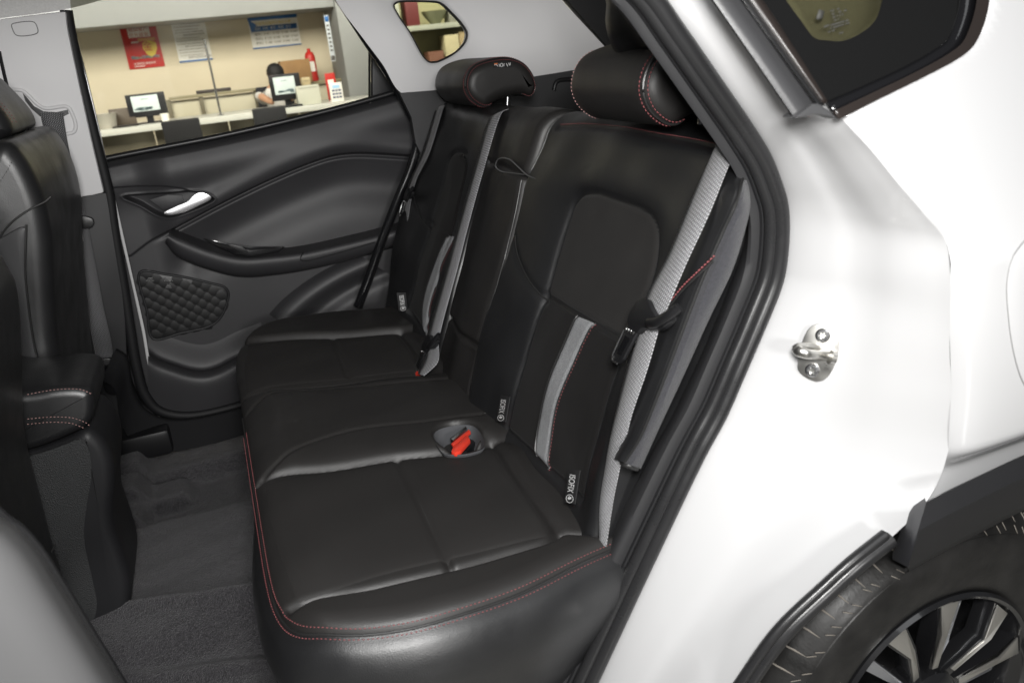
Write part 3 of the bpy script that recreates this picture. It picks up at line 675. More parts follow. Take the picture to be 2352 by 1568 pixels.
# sill seal and glass
tube('sill_seal', np.column_stack([SL[:, 0], np.full(60, YD - .012), SL[:, 1] + .003]), .0075, PLASTX, door, 8)
gl = [(150, -120), (163, 23), (196, 160), (248, 372), (500, 322), (852, 236), (852, 127), (788, 30), (735, -60), (700, -120)]
plate('window_pane', [PL(p[0], p[1], (0, YD + .004, 1.12), (0, 1, .26)) for p in gl], (0, .004, 0), GLASS, door, 0)
plate('fixed_corner', c3([(850, 122), (912, 216), (850, 236)], YD - .004), (0, .015, 0), PLASTX, door, .003)
tube('corner_rib', cr(c3([(851, 120), (851, 238)], YD - .006), 6), .006, PLASTX, door, 8)
fr = [(150, 24), (158, 70), (172, 140), (196, 240), (222, 345), (246, 440), (258, 520), (271, 600), (286, 690), (300, 780), (313, 850), (330, 905), (362, 942), (425, 955), (545, 932), (620, 905)]
tube('aperture_seal', cr([Y(p[0] + 2, p[1], YB + .022) for p in fr], 160), .0135, mat('far_seal_rubber', (.010, .010, .011), .6, spec=.3), door, 12, (0, 1, 0), 1, .8)
fr2 = [(720, -90), (782, 0), (845, 96), (900, 178), (935, 245), (956, 290), (958, 330), (942, 390), (915, 455), (880, 545), (850, 630), (822, 705)]
tube('aperture_seal', cr([Y(p[0], p[1], YD - .075) for p in fr2], 120), .0135, GLOSSB, door, 12, (0, 1, 0), 1, .8)
def ribbon(name, L, Rr, mt, parent, n=80, thick=.002, y=None):
    return loft(name, [L, Rr], mt, parent, n, 2, thick=thick)
ribbon('chrome_strip', c3([(158, 28), (175, 105), (205, 220), (244, 378)], YD - .03), c3([(163, 30), (182, 105), (211, 220), (247, 376)], YD - .03), CHROME, door)
ribbon('painted_edge', c3([(258, 449), (272, 520), (298, 632), (325, 756), (345, 856), (375, 911)], YD - .045), c3([(263, 449), (279, 520), (304, 632), (332, 756), (351, 856), (376, 909)], YD - .045), PAINT, door)
# armrest
ar_in = [(388, 536), (409, 545), (486, 575), (553, 590), (620, 587), (697, 578), (788, 558), (870, 538), (950, 515)]
ar_lo = [(380, 560), (408, 590), (486, 622), (553, 637), (636, 632), (710, 620), (788, 602), (860, 582), (950, 555)]
ar_m = [(a[0] * .62 + b[0] * .38, a[1] * .62 + b[1] * .38) for a, b in zip(ar_in, ar_lo)]
ar = loft('armrest', [[Y(p[0], p[1] - 16, YD + .005) for p in ar_in], [Y(p[0], p[1], YD - .060) for p in ar_in], [Y(p[0], p[1] + 3, YD - .070) for p in ar_in], [Y(*p, YD - .075) for p in ar_m], [Y(p[0], p[1] - 6, YD - .060) for p in ar_lo], [Y(p[0], p[1], YD + .01) for p in ar_lo]], PLASTL, door, 80, 40)
sw = [(466, 545), (520, 556), (575, 564), (655, 564), (640, 576), (574, 586), (540, 583), (500, 565)]
plate('switch_panel', [Y(p[0], p[1] + 2, YD - .066) for p in sw], (0, .012, -.004), GLOSSB, ar, .002)
plate('window_switch', [Y(p[0], p[1], YD - .069) for p in [(520, 560), (556, 566), (572, 580), (548, 578)]], (0, .006, 0), PLASTX, ar, .0015)
tube('armrest_shadow_gap', cr([Y(p[0], p[1], YD - .0755) for p in [(697, 578), (690, 596), (700, 599), (760, 585), (862, 556)]], 30), .0016, PLASTX, ar, 6)
# handle
hp = [(375, 490), (400, 476), (430, 463), (440, 452), (452, 444), (470, 443), (484, 450), (486, 456), (455, 474), (420, 489), (385, 495)]
plate('handle', cr([Y(p[0], p[1], YD - .034) for p in hp], 60, True), (0, .014, 0), CHROME, door, .004)
plate('handle_backing', [Y(p[0], p[1], YD + .000) for p in [(342, 459), (385, 447), (419, 449), (424, 469), (375, 482)]], (0, .004, 0), PLASTL, door, .0015)
# speaker grille with faceted hexagon cells
sg = [(322, 625), (380, 630), (435, 639), (490, 652), (516, 660), (525, 674), (521, 695), (512, 720), (496, 740), (476, 751), (415, 765), (352, 778), (338, 715)]
SG = cr([Y(p[0], p[1], YD - .006) for p in sg], 80, True)
gr = plate('speaker_grille', SG, (0, .01, 0), PLASTX, door, .0015)
tube('grille_rim', np.vstack([SG, SG[:1]]), .0035, PLAST, gr, 8, (0, 1, 0))
SG2 = SG[:, [0, 2]]; geos = []
hw, hh = .0330, .0150
x0, x1, z0, z1 = SG2[:, 0].min(), SG2[:, 0].max(), SG2[:, 1].min(), SG2[:, 1].max()
r_ = 0
z = z0
while z < z1 + hh:
    x = x0 + (hw / 2 if r_ % 2 else 0)
    while x < x1 + hw:
        if sdist([(x, z)], SG2)[0] > .006:
            yb = YD - .0065
            ring = [(x - hw / 2, z), (x - hw * .24, z + hh * .95), (x + hw * .24, z + hh * .95), (x + hw / 2, z), (x + hw * .24, z - hh * .95), (x - hw * .24, z - hh * .95)]
            Vv = [(a, yb, b) for a, b in ring] + [(x - hw * .02, yb - .0020, z - hh * .20)]
            geos.append((Vv, [(k_, (k_ + 1) % 6, 6) for k_ in range(6)]))
        x += hw
    z += hh * 1.0; r_ += 1
V, F = merge(geos); mk('grille_cell', V, F, mat('grille_gloss', (.007, .007, .0075), .40), gr, 10, None, 'stuff')
# pale boxes: painted glints of perforations on the upper cells
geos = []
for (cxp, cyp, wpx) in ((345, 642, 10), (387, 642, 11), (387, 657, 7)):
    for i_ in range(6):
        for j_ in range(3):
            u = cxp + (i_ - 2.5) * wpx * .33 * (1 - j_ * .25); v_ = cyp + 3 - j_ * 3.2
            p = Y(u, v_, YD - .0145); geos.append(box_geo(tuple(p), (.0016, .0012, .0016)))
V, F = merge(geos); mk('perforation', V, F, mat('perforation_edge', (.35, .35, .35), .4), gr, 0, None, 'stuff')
# door pocket
pt = [(340, 808), (360, 822), (402, 838), (440, 849), (470, 851), (500, 843), (542, 822), (600, 800)]
loft('door_pocket', [[Y(p[0], p[1] - 60, YD - .000) for p in pt], [Y(p[0], p[1] - 3, YD - .012) for p in pt], [Y(p[0], p[1] + 2, YD - .030) for p in pt], [Y(p[0], p[1] + 14, YD - .052) for p in pt], [Y(p[0], p[1] + 26, YD - .058) for p in pt], [Y(p[0], p[1] + 110, YD - .045) for p in pt]], PLASTL, door, 60, 40)
lb = [(640, 735), (668, 705), (700, 678), (740, 650), (790, 622), (845, 598)]
loft('lower_bolster', [[Y(p[0] - 22, p[1] - 14, YD - .002) for p in lb], [Y(p[0] - 6, p[1] - 4, YD - .022) for p in lb], [Y(p[0] + 12, p[1] + 8, YD - .030) for p in lb], [Y(p[0] + 40, p[1] + 26, YD - .004) for p in lb], [Y(p[0] + 70, p[1] + 46, YD - .02) for p in lb], [Y(p[0] + 120, p[1] + 80, YD - .02) for p in lb]], PLASTL, door, 40, 36)

# ================================================================== REAR SEAT
seat = empty('rear_seat', (.35, 1.5, .30), 'black leather rear bench seat with red stitching and grey fabric strips', 'car seat')
# ---- cushion
bN = cr([(-.0462, 1.04), (-.0455, .97), (-.042, .905), (-.031, .852), (-.010, .818), (.025, .795), (.075, .779), (.133, .772), (.25, .784), (.375, .816), (.46, .835)], 240)
bF = cr([(-.0462, 1.72), (-.044, 1.80), (-.032, 1.90), (-.005, 1.985), (.045, 2.055), (.10, 2.085), (.2, 2.09), (.36, 2.06), (.46, 2.05)], 240)
yN = lambda x: np.interp(x, bN[:, 0], bN[:, 1])
yF = lambda x: np.interp(x, bF[:, 0], bF[:, 1])
xs = np.r_[-.046 + .06 * (1 - np.cos(np.linspace(0, math.pi / 2, 30))), np.linspace(.0145, .46, 130)[1:]]
vs = np.linspace(0, 1, 420); vs = vs * .9 + .1 * (.5 - .5 * np.cos(vs * math.pi))
def C2(pts): return cr([CT(*p) for p in pts], 60)
S1 = C2([(668, 1397), (700, 1384), (760, 1372), (850, 1360), (1000, 1325), (1150, 1283), (1262, 1250), (1288, 1234), (1320, 1234), (1372, 1238)])
S2 = C2([(592, 1107), (640, 1092), (760, 1078), (905, 1058), (1040, 1040), (1128, 1022)])
S3 = C2([(600, 1100), (640, 1075), (700, 1045), (780, 1020), (880, 1000), (1000, 986), (1110, 975)])
S4 = C2([(912, 1060), (945, 1120), (985, 1205), (1035, 1309)])
S5 = C2([(1060, 1000), (1130, 1022), (1190, 1105), (1286, 1232)])
S6 = C2([(563, 789), (650, 783), (760, 777), (920, 768)])
S7 = C2([(764, 780), (782, 825), (802, 872)])
S8 = C2([(556, 912), (600, 905), (700, 897), (850, 880), (975, 866)])
S9 = C2([(570, 945), (620, 922), (720, 912), (850, 905), (1000, 890), (1060, 885)])
S10 = C2([(920, 768), (945, 800), (985, 850)])
def Hc(x, y):
    P = np.column_stack([np.ravel(x), np.ravel(y)]); h = np.zeros(len(P))
    dn = P[:, 1] - yN(P[:, 0]); df = yF(P[:, 0]) - P[:, 1]; dx = P[:, 0] + .046
    y1 = np.interp(P[:, 0], S1[np.argsort(S1[:, 0]), 0], S1[np.argsort(S1[:, 0]), 1])
    h += .016 * sst(0, .02, y1 - P[:, 1]) * sst(.0, .06, dx)                                  # near bolster
    y6 = np.interp(P[:, 0], S6[np.argsort(S6[:, 0]), 0], S6[np.argsort(S6[:, 0]), 1])
    h += .016 * sst(0, .02, P[:, 1] - y6) * sst(.0, .06, dx)
    so = lambda S: (S[np.argsort(S[:, 0]), 0], S[np.argsort(S[:, 0]), 1])
    dc = np.minimum(P[:, 1] - np.interp(P[:, 0], *so(S2)), np.interp(P[:, 0], *so(S8)) - P[:, 1])
    h += .021 * (1 - np.exp(-np.clip(dc, 0, 1) / .022)) * sst(0, .07, dx)                      # raised centre
    dp = np.minimum(P[:, 1] - y1, np.interp(P[:, 0], *so(S2)) - P[:, 1]); h += .012 * (1 - np.exp(-np.clip(dp, 0, 1) / .03)) * sst(0, .07, dx)
    dq = np.minimum(y6 - P[:, 1], P[:, 1] - np.interp(P[:, 0], *so(S8))); h += .012 * (1 - np.exp(-np.clip(dq, 0, 1) / .03)) * sst(0, .07, dx)
    for S, dep, w in ((S1, .0085, .007), (S2, .008, .006), (S3, .004, .004), (S4, .006, .0055), (S5, .005, .009), (S6, .008, .006), (S7, .005, .0055), (S8, .007, .007), (S9, .004, .006), (S10, .005, .008)):
        h -= dep * np.exp(-(pdist(P, S) / w) ** 2)
    # rounded rim towards the welt
    e = np.minimum(np.minimum(dn, df), dx * 1.0); Rr = .030
    q = np.clip(1 - e / Rr, 0, 1); h -= .017 * (1 - np.sqrt(np.maximum(1 - q * q, 0)))
    h += .0010 * np.sin(P[:, 0] * 33 + P[:, 1] * 12) + .0008 * np.sin(P[:, 1] * 41 - P[:, 0] * 17)
    # drop towards the crease
    h -= .02 * sst(.40, .46, P[:, 0])
    # buckle well
    bw = np.array(CT(1052, 1012)); d = np.linalg.norm((P - bw) / np.array([.044, .044]), axis=1); h -= .030 * sst(1.0, .72, d)
    return h.reshape(np.shape(x))
def CP(x, y, h): return np.stack([x, y, .647 + .07 * (.385 - x) + h], -1)
XX = np.repeat(xs[:, None], len(vs), 1); YN = yN(xs)[:, None]; YF = yF(xs)[:, None]; YY = YN + (YF - YN) * vs[None, :]
HC = Hc(XX, YY); GC = CP(XX, YY, HC)
cu = grid('cushion', GC, LEATHER_M, seat, sharp=0)
# skirt below the welt: near side and front edge
edge = np.vstack([GC[::-1, 0][:-3:4], GC[0, 3:300:8]])               # crease corner -> front corner -> along the front to the far side
ed = cr(edge, 180); T = frames(ed); out = np.cross(T, (0, 0, 1.)); out /= np.linalg.norm(out, axis=1)[:, None]
cen_ = np.array([.17, 1.4, .66]); sg_ = np.sign(((ed - cen_) * out).sum(1)); out *= sg_[:, None]
for _ in range(12): out[1:-1] = (out[:-2] + out[1:-1] + out[2:]) / 3
out /= np.linalg.norm(out, axis=1)[:, None]
front = sst(1.0, 1.25, ed[:, 1])[:, None]
rows = []
for o_, d_ in ((0, 0), (.004, -.004), (.014, -.012), (.024, -.034), (.027, -.060), (.020, -.095), (.002, -.15), (-.02, -.22), (-.04, -.36)):
    of = o_ * (1 - front) + (o_ * .25 - .3 * max(0, -d_ - .02) * .5) * front
    rows.append(ed + out * of + np.array([0, 0, d_]))
Gk = np.stack([cr(np.array([r0[i] for r0 in rows]), 44) for i in range(180)], axis=1)
sk_o = grid('cushion_skirt', Gk, LEATHER, cu, sharp=0)
# welt and its two rows of red stitching
we = ed + out * .0008 + np.array([0, 0, .0002])
tube('welt', we, .0018, PIPE, cu, 7)
def onC(P2): # lift 2-D cushion points on to the surface
    P2 = np.asarray(P2); h = Hc(P2[:, 0], P2[:, 1]); return CP(P2[:, 0], P2[:, 1], h)
insd = ed - out * .0026; insd = onC(insd[:, :2])
nrmC = out * .5 + np.array([0, 0, .85])
cut = slice(4, 168)
stitches('stitching', insd[cut], nrmC[cut], REDT, cu)
outd = ed + out * .0042 + np.array([0, 0, -.0030]); outn = out * .75 + np.array([0, 0, .66])
stitches('stitching', outd[cut], outn[cut], REDT, cu)
for S in (S4, S7):
    stitches('seam_thread', onC(S)[2:-2] + np.array([0, 0, .001]), (0, 0, 1), BLKT, cu, .006, .0035, .0006)
# suede panels between the seams (near and far)
def patchC(name, A2, B2, mt, lift=.0009, nu=90, nv=60, ins=.004):
    A2 = cr(A2, nu); B2 = cr(B2, nu); w = np.linspace(0, 1, nv)
    P = A2[:, None, :] * (1 - w)[None, :, None] + B2[:, None, :] * w[None, :, None]
    h = Hc(P[..., 0], P[..., 1]); e = np.minimum(np.minimum(w, 1 - w)[None, :], np.minimum(np.linspace(0, 1, nu), np.linspace(1, 0, nu))[:, None])
    h = h + lift * sst(0, .03, e) - .0012 * sst(.03, 0, e)
    return grid(name, CP(P[..., 0], P[..., 1], h), mt, cu, sharp=0)
FABC = mat('cushion_insert', (.0225, .0210, .0203), .62, spec=.4, bump=[('v', 1500, .3, .0006), ('n', 10, .08, .004)], var=(9, .92, 1.08))
patchC('insert_panel', [CT(674, 1388), CT(620, 1230), CT(600, 1112)][::1], [CT(1274, 1238), CT(1190, 1112), CT(1126, 1030)], FABC)
patchC('insert_panel', [CT(560, 905), CT(556, 850), CT(566, 795)], [CT(972, 858), CT(945, 812), CT(915, 774)], FABC)
# buckle in its well
bk = empty('buckle_well', (0, 0, 0), '', ''); del bk['label']; del bk['category']; bk.parent = seat; bk.matrix_parent_inverse = Matrix.Translation(-Vector(ORG['seat'] if 'seat' in ORG else seat.location)); ORG[bk.name] = (0, 0, 0)
cup_o = cr([CX(*p, .0165) for p in [(996, 996), (1010, 984), (1045, 976), (1080, 975), (1100, 988), (1112, 1026), (1098, 1034), (1060, 1042), (1022, 1040), (1004, 1022)]], 50, True)
cup_i = cup_o * .86 + cup_o.mean(0) * .14 + np.array([0, 0, -.018])
cup_b = cup_o * .6 + cup_o.mean(0) * .4 + np.array([0, 0, -.036])
grid('cup_lining', np.stack([cup_o + [0, 0, -.004], cup_o + [0, 0, -.001], cup_i, cup_b]), mat('cup_felt', (.075, .077, .083), .9, bump=[('n', 1300, .8, .0012)]), bk, cv=True)
def bplate(name, pts, h, ext, mt, bev=.002): return plate(name, [CX(p[0], p[1], h) for p in pts], ext, mt, bk, bev)
bplate('buckle_body', [(1036, 1040), (1036, 1004), (1073, 976), (1098, 988), (1102, 1006), (1072, 1036)], -.006, (0, 0, -.02), PLASTX)
bplate('chrome_plate', [(1033, 1006), (1070, 978), (1073, 984), (1041, 1011)], .016, (0, 0, -.004), STEEL, .0008)
bplate('red_button', [(1036, 1018), (1077, 985), (1081, 990), (1041, 1023)], .016, (0, 0, -.006), REDP, .0012)
bplate('red_button', [(1036, 1036), (1038, 1029), (1068, 1002), (1076, 1000), (1080, 1009), (1058, 1034), (1046, 1040)], .020, (0, 0, -.008), REDP, .0025)
# ---- backrest: three sections built as relief over the backrest plane
def Bp(pts, h=0.): return [BT(p[0], p[1], h) for p in pts]
y_in_near = lambda t: np.interp(t, [-.05, 0, .03, .11, .288, .36, .43, .545, .62], [1.33, 1.345, 1.362, 1.378, 1.376, 1.395, 1.409, 1.406, 1.40])
y_out_near = lambda t: np.interp(t, [-.05, 0, .1, .3, .5, .62], [.842, .842, .858, .858, .848, .855])
y_in_far = lambda t: np.interp(t, [-.05, 0, .094, .3, .44, .56, .62], [1.62, 1.63, 1.645, 1.68, 1.70, 1.735, 1.745])
y_out_far = lambda t: np.interp(t, [-.05, 0, .1, .233, .545, .62], [2.06, 2.10, 2.14, 2.185, 2.205, 2.19])
insN_L = cr(Bp([(1160, 985), (1190, 890), (1225, 775), (1255, 675), (1278, 585), (1300, 500), (1313, 468), (1332, 448), (1370, 443)], .008), 60)   # inner edge of near insert
insN_R = cr(Bp([(1335, 1145), (1362, 1040), (1395, 930), (1440, 785), (1472, 700), (1495, 620), (1503, 545), (1500, 515), (1482, 488), (1425, 462)], .008), 60)
insF_L = cr(Bp([(936, 705), (945, 690), (970, 600), (992, 524), (1012, 440), (1029, 368), (1040, 352), (1070, 352)], .006), 60)
insF_R = cr([(1.755, .02), (1.76, .12), (1.775, .25), (1.80, .36), (1.83, .425), (1.88, .445)], 60)
insN_poly = np.vstack([insN_L, insN_R[::-1]]); insF_poly = np.vstack([insF_L, insF_R[::-1]])
midN = cr(Bp([(1252, 674), (1300, 702), (1360, 738), (1440, 786)], .008), 40)
midF = cr([(1.955, .262), (1.88, .262), (1.775, .255)], 20)
pipN = cr(Bp([(1195, 545), (1198, 580), (1208, 615), (1226, 655), (1246, 694)], .016), 40)
pipF = cr(Bp([(955, 440), (966, 485), (984, 528)], .012), 30)
topN = cr(Bp([(1278, 291), (1330, 288), (1400, 293), (1500, 310), (1580, 324), (1648, 340)], .016), 50)
topC = cr(Bp([(1150, 380), (1190, 398), (1240, 416)], .01), 30)
botC = cr(Bp([(1030, 728), (1075, 770), (1130, 808)], .01), 30)
outN = cr(Bp([(1480, 690), (1530, 660), (1600, 600)], .02), 20)
def section_h(P, yi, yo, t, insert, seams, Rr=.022, lum=.012, far=False):
    y = P[:, 0]; t = P[:, 1]; lo_, hi_ = np.minimum(yi(t), yo(t)), np.maximum(yi(t), yo(t))
    e = np.minimum(y - lo_, hi_ - y); et = .585 - t
    h = np.full(len(P), .0)
    h += lum * np.exp(-((t - .17) / .14) ** 2) + .006 * np.exp(-((t - .5) / .07) ** 2)
    if insert is not None:
        s = sdist(P, insert)
        A_ = (.003 + .017 * sst(1.82, 1.90, y)) if far else .018 + .010 * sst(.98, 1.14, y)
        h += A_ * (1 - np.exp(-np.clip(-s, 0, 1) / .055)) * (1 - .6 * sst(.42, .52, t))
        h -= .0045 * np.exp(-(s / .0045) ** 2)
        h += .004 * sst(0, .10, s)
    for S, dep, w_ in seams: h -= dep * np.exp(-(pdist(P, S) / w_) ** 2)
    q = np.clip(1 - e / Rr, 0, 1); h -= Rr * (1 - np.sqrt(np.maximum(1 - q * q, 0)))
    q = np.clip(1 - et / .06, 0, 1); h -= .055 * (1 - np.sqrt(np.maximum(1 - q * q, 0)))
    h += .0010 * np.sin(y * 43 + t * 17) + .0008 * np.sin(t * 51 - y * 23)
    return h
def HN(P): return section_h(np.asarray(P), y_in_near, y_out_near, None, insN_poly, ((midN, .004, .005), (pipN, .004, .006), (topN, .0035, .005)))
def HF(P): return section_h(np.asarray(P), y_in_far, y_out_far, None, insF_poly, ((midF, .004, .005), (pipF, .004, .006)), far=True)
def HM(P):
    P = np.asarray(P); h = section_h(P, y_in_far, y_in_near, None, None, (), .020, .0)
    y, t = P[:, 0], P[:, 1]; c = (y - (y_in_far(t) + y_in_near(t)) / 2) / .14
    h += .004 + .019 * sst(1.60, 1.46, y) + .006 * (1 - c * c)
    h += .008 * sst(.085, .12, t) * sst(.452, .435, t) * sst(1.68, 1.56, y)                       # folded-in armrest stands proud
    for S in (topC, botC): h -= .010 * np.exp(-((t - np.interp(y, S[np.argsort(S[:, 0]), 0], S[np.argsort(S[:, 0]), 1])) / .005) ** 2)
    return h
def bsec(name, Hf, ya, yb, mt, nu=150, nv=190, tmax=.585):
    t = np.r_[np.linspace(-.04, .50, nu - 40), np.linspace(.50, tmax, 41)[1:]]; v = np.linspace(0, 1, nv); v = .6 * v + .4 * (.5 - .5 * np.cos(v * math.pi))
    Tt = np.repeat(t[:, None], nv, 1); Yy = ya(t)[:, None] + (yb(t) - ya(t))[:, None] * v[None, :]
    P = np.column_stack([Yy.ravel(), Tt.ravel()]); h = Hf(P).reshape(Tt.shape)
    Gg = BO + BU * Tt[..., None] + BN * h[..., None]; Gg = Gg + np.stack([0 * Yy, Yy, 0 * Yy], -1)
    back = lambda Q: Q - BN * .11
    Gg = np.concatenate([back(Gg[:, :1]), Gg, back(Gg[:, -1:])], 1)
    Gg = np.concatenate([Gg, Gg[-1:] - BN * .10 - BU * .0], 0)
    return grid(name, Gg, mt, seat, sharp=0)
def B3(P2, Hf, lift=0.): P2 = np.asarray(P2); h = Hf(P2) + lift; return BO + BU * P2[:, 1:2] + BN * h[:, None] + np.column_stack([0 * h, P2[:, 0], 0 * h])
def patchB(name, A2, B2, Hf, mt, parent, lift=.0009, nu=110, nv=60):
    A2 = cr(A2, nu); B2 = cr(B2, nu); w = np.linspace(0, 1, nv)
    P = A2[:, None, :] * (1 - w)[None, :, None] + B2[:, None, :] * w[None, :, None]
    h = Hf(P.reshape(-1, 2)).reshape(nu, nv); e = np.minimum(np.minimum(w, 1 - w)[None, :], np.minimum(np.linspace(0, 1, nu) * 2, np.linspace(1, 0, nu))[:, None])
    h = h + lift * sst(0, .03, e) - .001 * sst(.03, 0, e)
    return grid(name, BO + BU * P[..., 1:2] + BN * h[..., None] + np.stack([0 * h, P[..., 0], 0 * h], -1), mt, parent, sharp=0)
bn = bsec('backrest', HN, y_in_near, y_out_near, LEATHER); bn['label'] = 'near backrest section with rounded suede insert'
bc = bsec('backrest', HM, y_in_far, y_in_near, LEATHER_M); bc['label'] = 'narrow centre backrest section with folded armrest'
bf = bsec('backrest', HF, y_out_far, y_in_far, LEATHER); bf['label'] = 'far backrest section next to the door'
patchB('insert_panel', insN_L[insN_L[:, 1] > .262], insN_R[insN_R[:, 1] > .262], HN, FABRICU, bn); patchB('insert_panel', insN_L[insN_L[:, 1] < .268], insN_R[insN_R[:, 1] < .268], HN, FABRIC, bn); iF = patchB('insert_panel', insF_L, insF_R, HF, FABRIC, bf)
stripN_L = Bp([(1325, 725), (1290, 810), (1245, 930), (1224, 1010), (1220, 1046)], .014); stripN_R = Bp([(1360, 740), (1325, 820), (1282, 930), (1254, 1030), (1246, 1076)], .014)
stripF_L = Bp([(1024, 538), (989, 632), (967, 709), (964, 740), (968, 770)], .014); stripF_R = Bp([(1041, 541), (1006, 632), (980, 720), (976, 745), (978, 775)], .014)
def strip(A2, B2, Hf, par):
    s = patchB('fabric_strip', A2, B2, Hf, GREYF, par, .0034, 80, 10)
    for A_, sgn in ((A2, 1), (B2, -1)):
        P = B3(cr(A_, 100), Hf, .0016); P[:, 1] += sgn * .0012
        tube('strip_piping', P, .0013, PIPE, par, 6, BN)
    P = B3(cr(B2, 100), Hf, .0010); P[:, 1] -= .0045
    stitches('stitching', P, BN, REDT, par)
    P = B3(cr(A2, 100), Hf, .0010); P[:, 1] += .0045
    stitches('stitching', P, BN, BLKT, par)
strip(stripN_L, stripN_R, HN, bn); strip(stripF_L, stripF_R, HF, bf)
# piped seams
def seam(P2, Hf, par, th, dy, r=.0017, lift=.001):
    P = B3(P2, Hf, lift); tube('seam_piping', P, r, PIPE, par, 6, BN)
    if th: Q = P.copy(); Q[:, 1] += dy[0]; Q = Q + BU * dy[1]; stitches('stitching', Q, BN, th, par, lift=.0006)
seam(pipN, HN, bn, REDT, (.001, -.006)); seam(pipF, HF, bf, BLKT, (0, -.006))
P = B3(topN, HN, .001); stitches('stitching', P + BU * .006, BN, REDT, bn, .0055)
P = B3(midN, HN, .001); stitches('seam_thread', P + BU * .003, BN, BLKT, bn, .005, .003, .0006)
for yf, t0_, t1_, Hf, par, dy in ((y_in_near, .455, .56, HN, bn, -.003), (y_in_near, .115, .432, HM, bc, .004), (y_in_near, -.01, .098, HM, bc, .004), (y_in_far, .1, .435, HM, bc, -.003)):
    t = np.linspace(t0_, t1_, 60); P = B3(np.column_stack([yf(t) + dy, t]), Hf, .0045); tube('edge_piping', P, .0017, PIPE, par, 7, BN)
# armrest pull strap
pa = cr([BX(p[0], p[1], hh_) for p, hh_ in (((1238, 414), .020), ((1210, 402), .026), ((1190, 384), .034), ((1172, 368), .042), ((1155, 363), .046), ((1141, 370), .044), ((1139, 383), .040), ((1150, 393), .034), ((1172, 397), .028), ((1205, 401), .022))], 70)
wv = ray(1170, 385) * .011
pst = grid('pull_strap', np.stack([pa - wv, pa + wv]), LEATHER, bc, thick=.0022)
tube('strap_edge', pa - wv, .0013, mat('strap_edge_leather', (.10, .10, .10), .5), pst, 6)
# ISOFIX tags
def text_geo(body, size, origin, ex, ey, font_bold=False, ext=.0):
    cu_ = bpy.data.curves.new('t', 'FONT'); cu_.body = body; cu_.size = size; cu_.extrude = ext; cu_.resolution_u = 3
    o = bpy.data.objects.new('t', cu_); COL.objects.link(o)
    me = o.to_mesh(); ez = np.cross(ex, ey)
    V = [np.array(origin) + np.array(ex) * v.co.x + np.array(ey) * v.co.y + ez * v.co.z for v in me.vertices]; F = [tuple(p.vertices) for p in me.polygons]
    w = max([v.co.x for v in me.vertices] or [0]); o.to_mesh_clear(); bpy.data.objects.remove(o); bpy.data.curves.remove(cu_)
    return V, F, w
def isofix(quad, par):
    q = [np.array(p) for p in quad]                            # top-left, top-right, bottom-right, bottom-left
    nn = np.cross(q[1] - q[0], q[3] - q[0]); nn /= np.linalg.norm(nn)
    if np.dot(nn, CAM - q[0]) < 0: nn = -nn
    tg_ = plate('isofix_tag', q, -nn * .0016, TAGB, par, .0006)
    down = (q[3] + q[2] - q[0] - q[1]); Ln = np.linalg.norm(down) / 2; down /= np.linalg.norm(down); right = np.cross(nn, down); right = -right if np.dot(right, q[1] - q[0]) < 0 else right
    wid = np.linalg.norm(q[1] - q[0])
    # lettering runs downwards: text x axis = down, text y axis = right
    sz = wid * .74
    V, F, w = text_geo('ISOFIX', sz, (0, 0, 0), (1, 0, 0), (0, 1, 0))
    s = .54 * Ln / max(w, 1e-6); s_y = 1.0
    o_ = q[0] * .5 + q[1] * .5 + down * Ln * .14 - right * wid * .27 + nn * .0006
    V = [o_ + down * (v[0] * s) + right * (v[1] * s_y) for v in V]
    geos = [(V, F)]
    cc = q[0] * .5 + q[1] * .5 + down * Ln * .86 + nn * .0006; r1 = Ln * .115; r2 = wid * .30
    ring = [cc + r1 * math.cos(a) * down + r2 * math.sin(a) * right for a in np.linspace(0, 2 * math.pi, 33)]
    geos.append(tube_geo(ring, r1 * .10, 4, nn, 1, .3, False))
    ch = [(.05, -.55), (.35, -.35), (.15, .05), (.55, .25), (.5, .55), (.1, .5), (-.25, .1), (-.2, -.3)]
    geos.append(([cc - r1 * a * down + r2 * b * right + nn * .0002 for a, b in ch], [tuple(range(len(ch)))]))
    hd = [cc - r1 * (.48 + .17 * math.cos(a)) * down + r2 * (-.1 + .17 * math.sin(a)) * right + nn * .0002 for a in np.linspace(0, 2 * math.pi, 12, endpoint=False)]
    geos.append((hd, [tuple(range(12))]))
    V, F = merge(geos); mk('lettering', V, F, WHITEP, tg_, 0)
isofix([BX(1305, 1078, .032), BX(1332, 1079, .032), BX(1320, 1157, .032), BX(1295, 1154, .032)], bn)
isofix([BX(1148, 907, .030), BX(1171, 911, .030), BX(1161, 969, .030), BX(1138, 966, .030)], bn)
isofix([Y(911, 672, 1.945), Y(932, 672, 1.945), Y(937, 714, 1.945), Y(916, 714, 1.945)], bf)
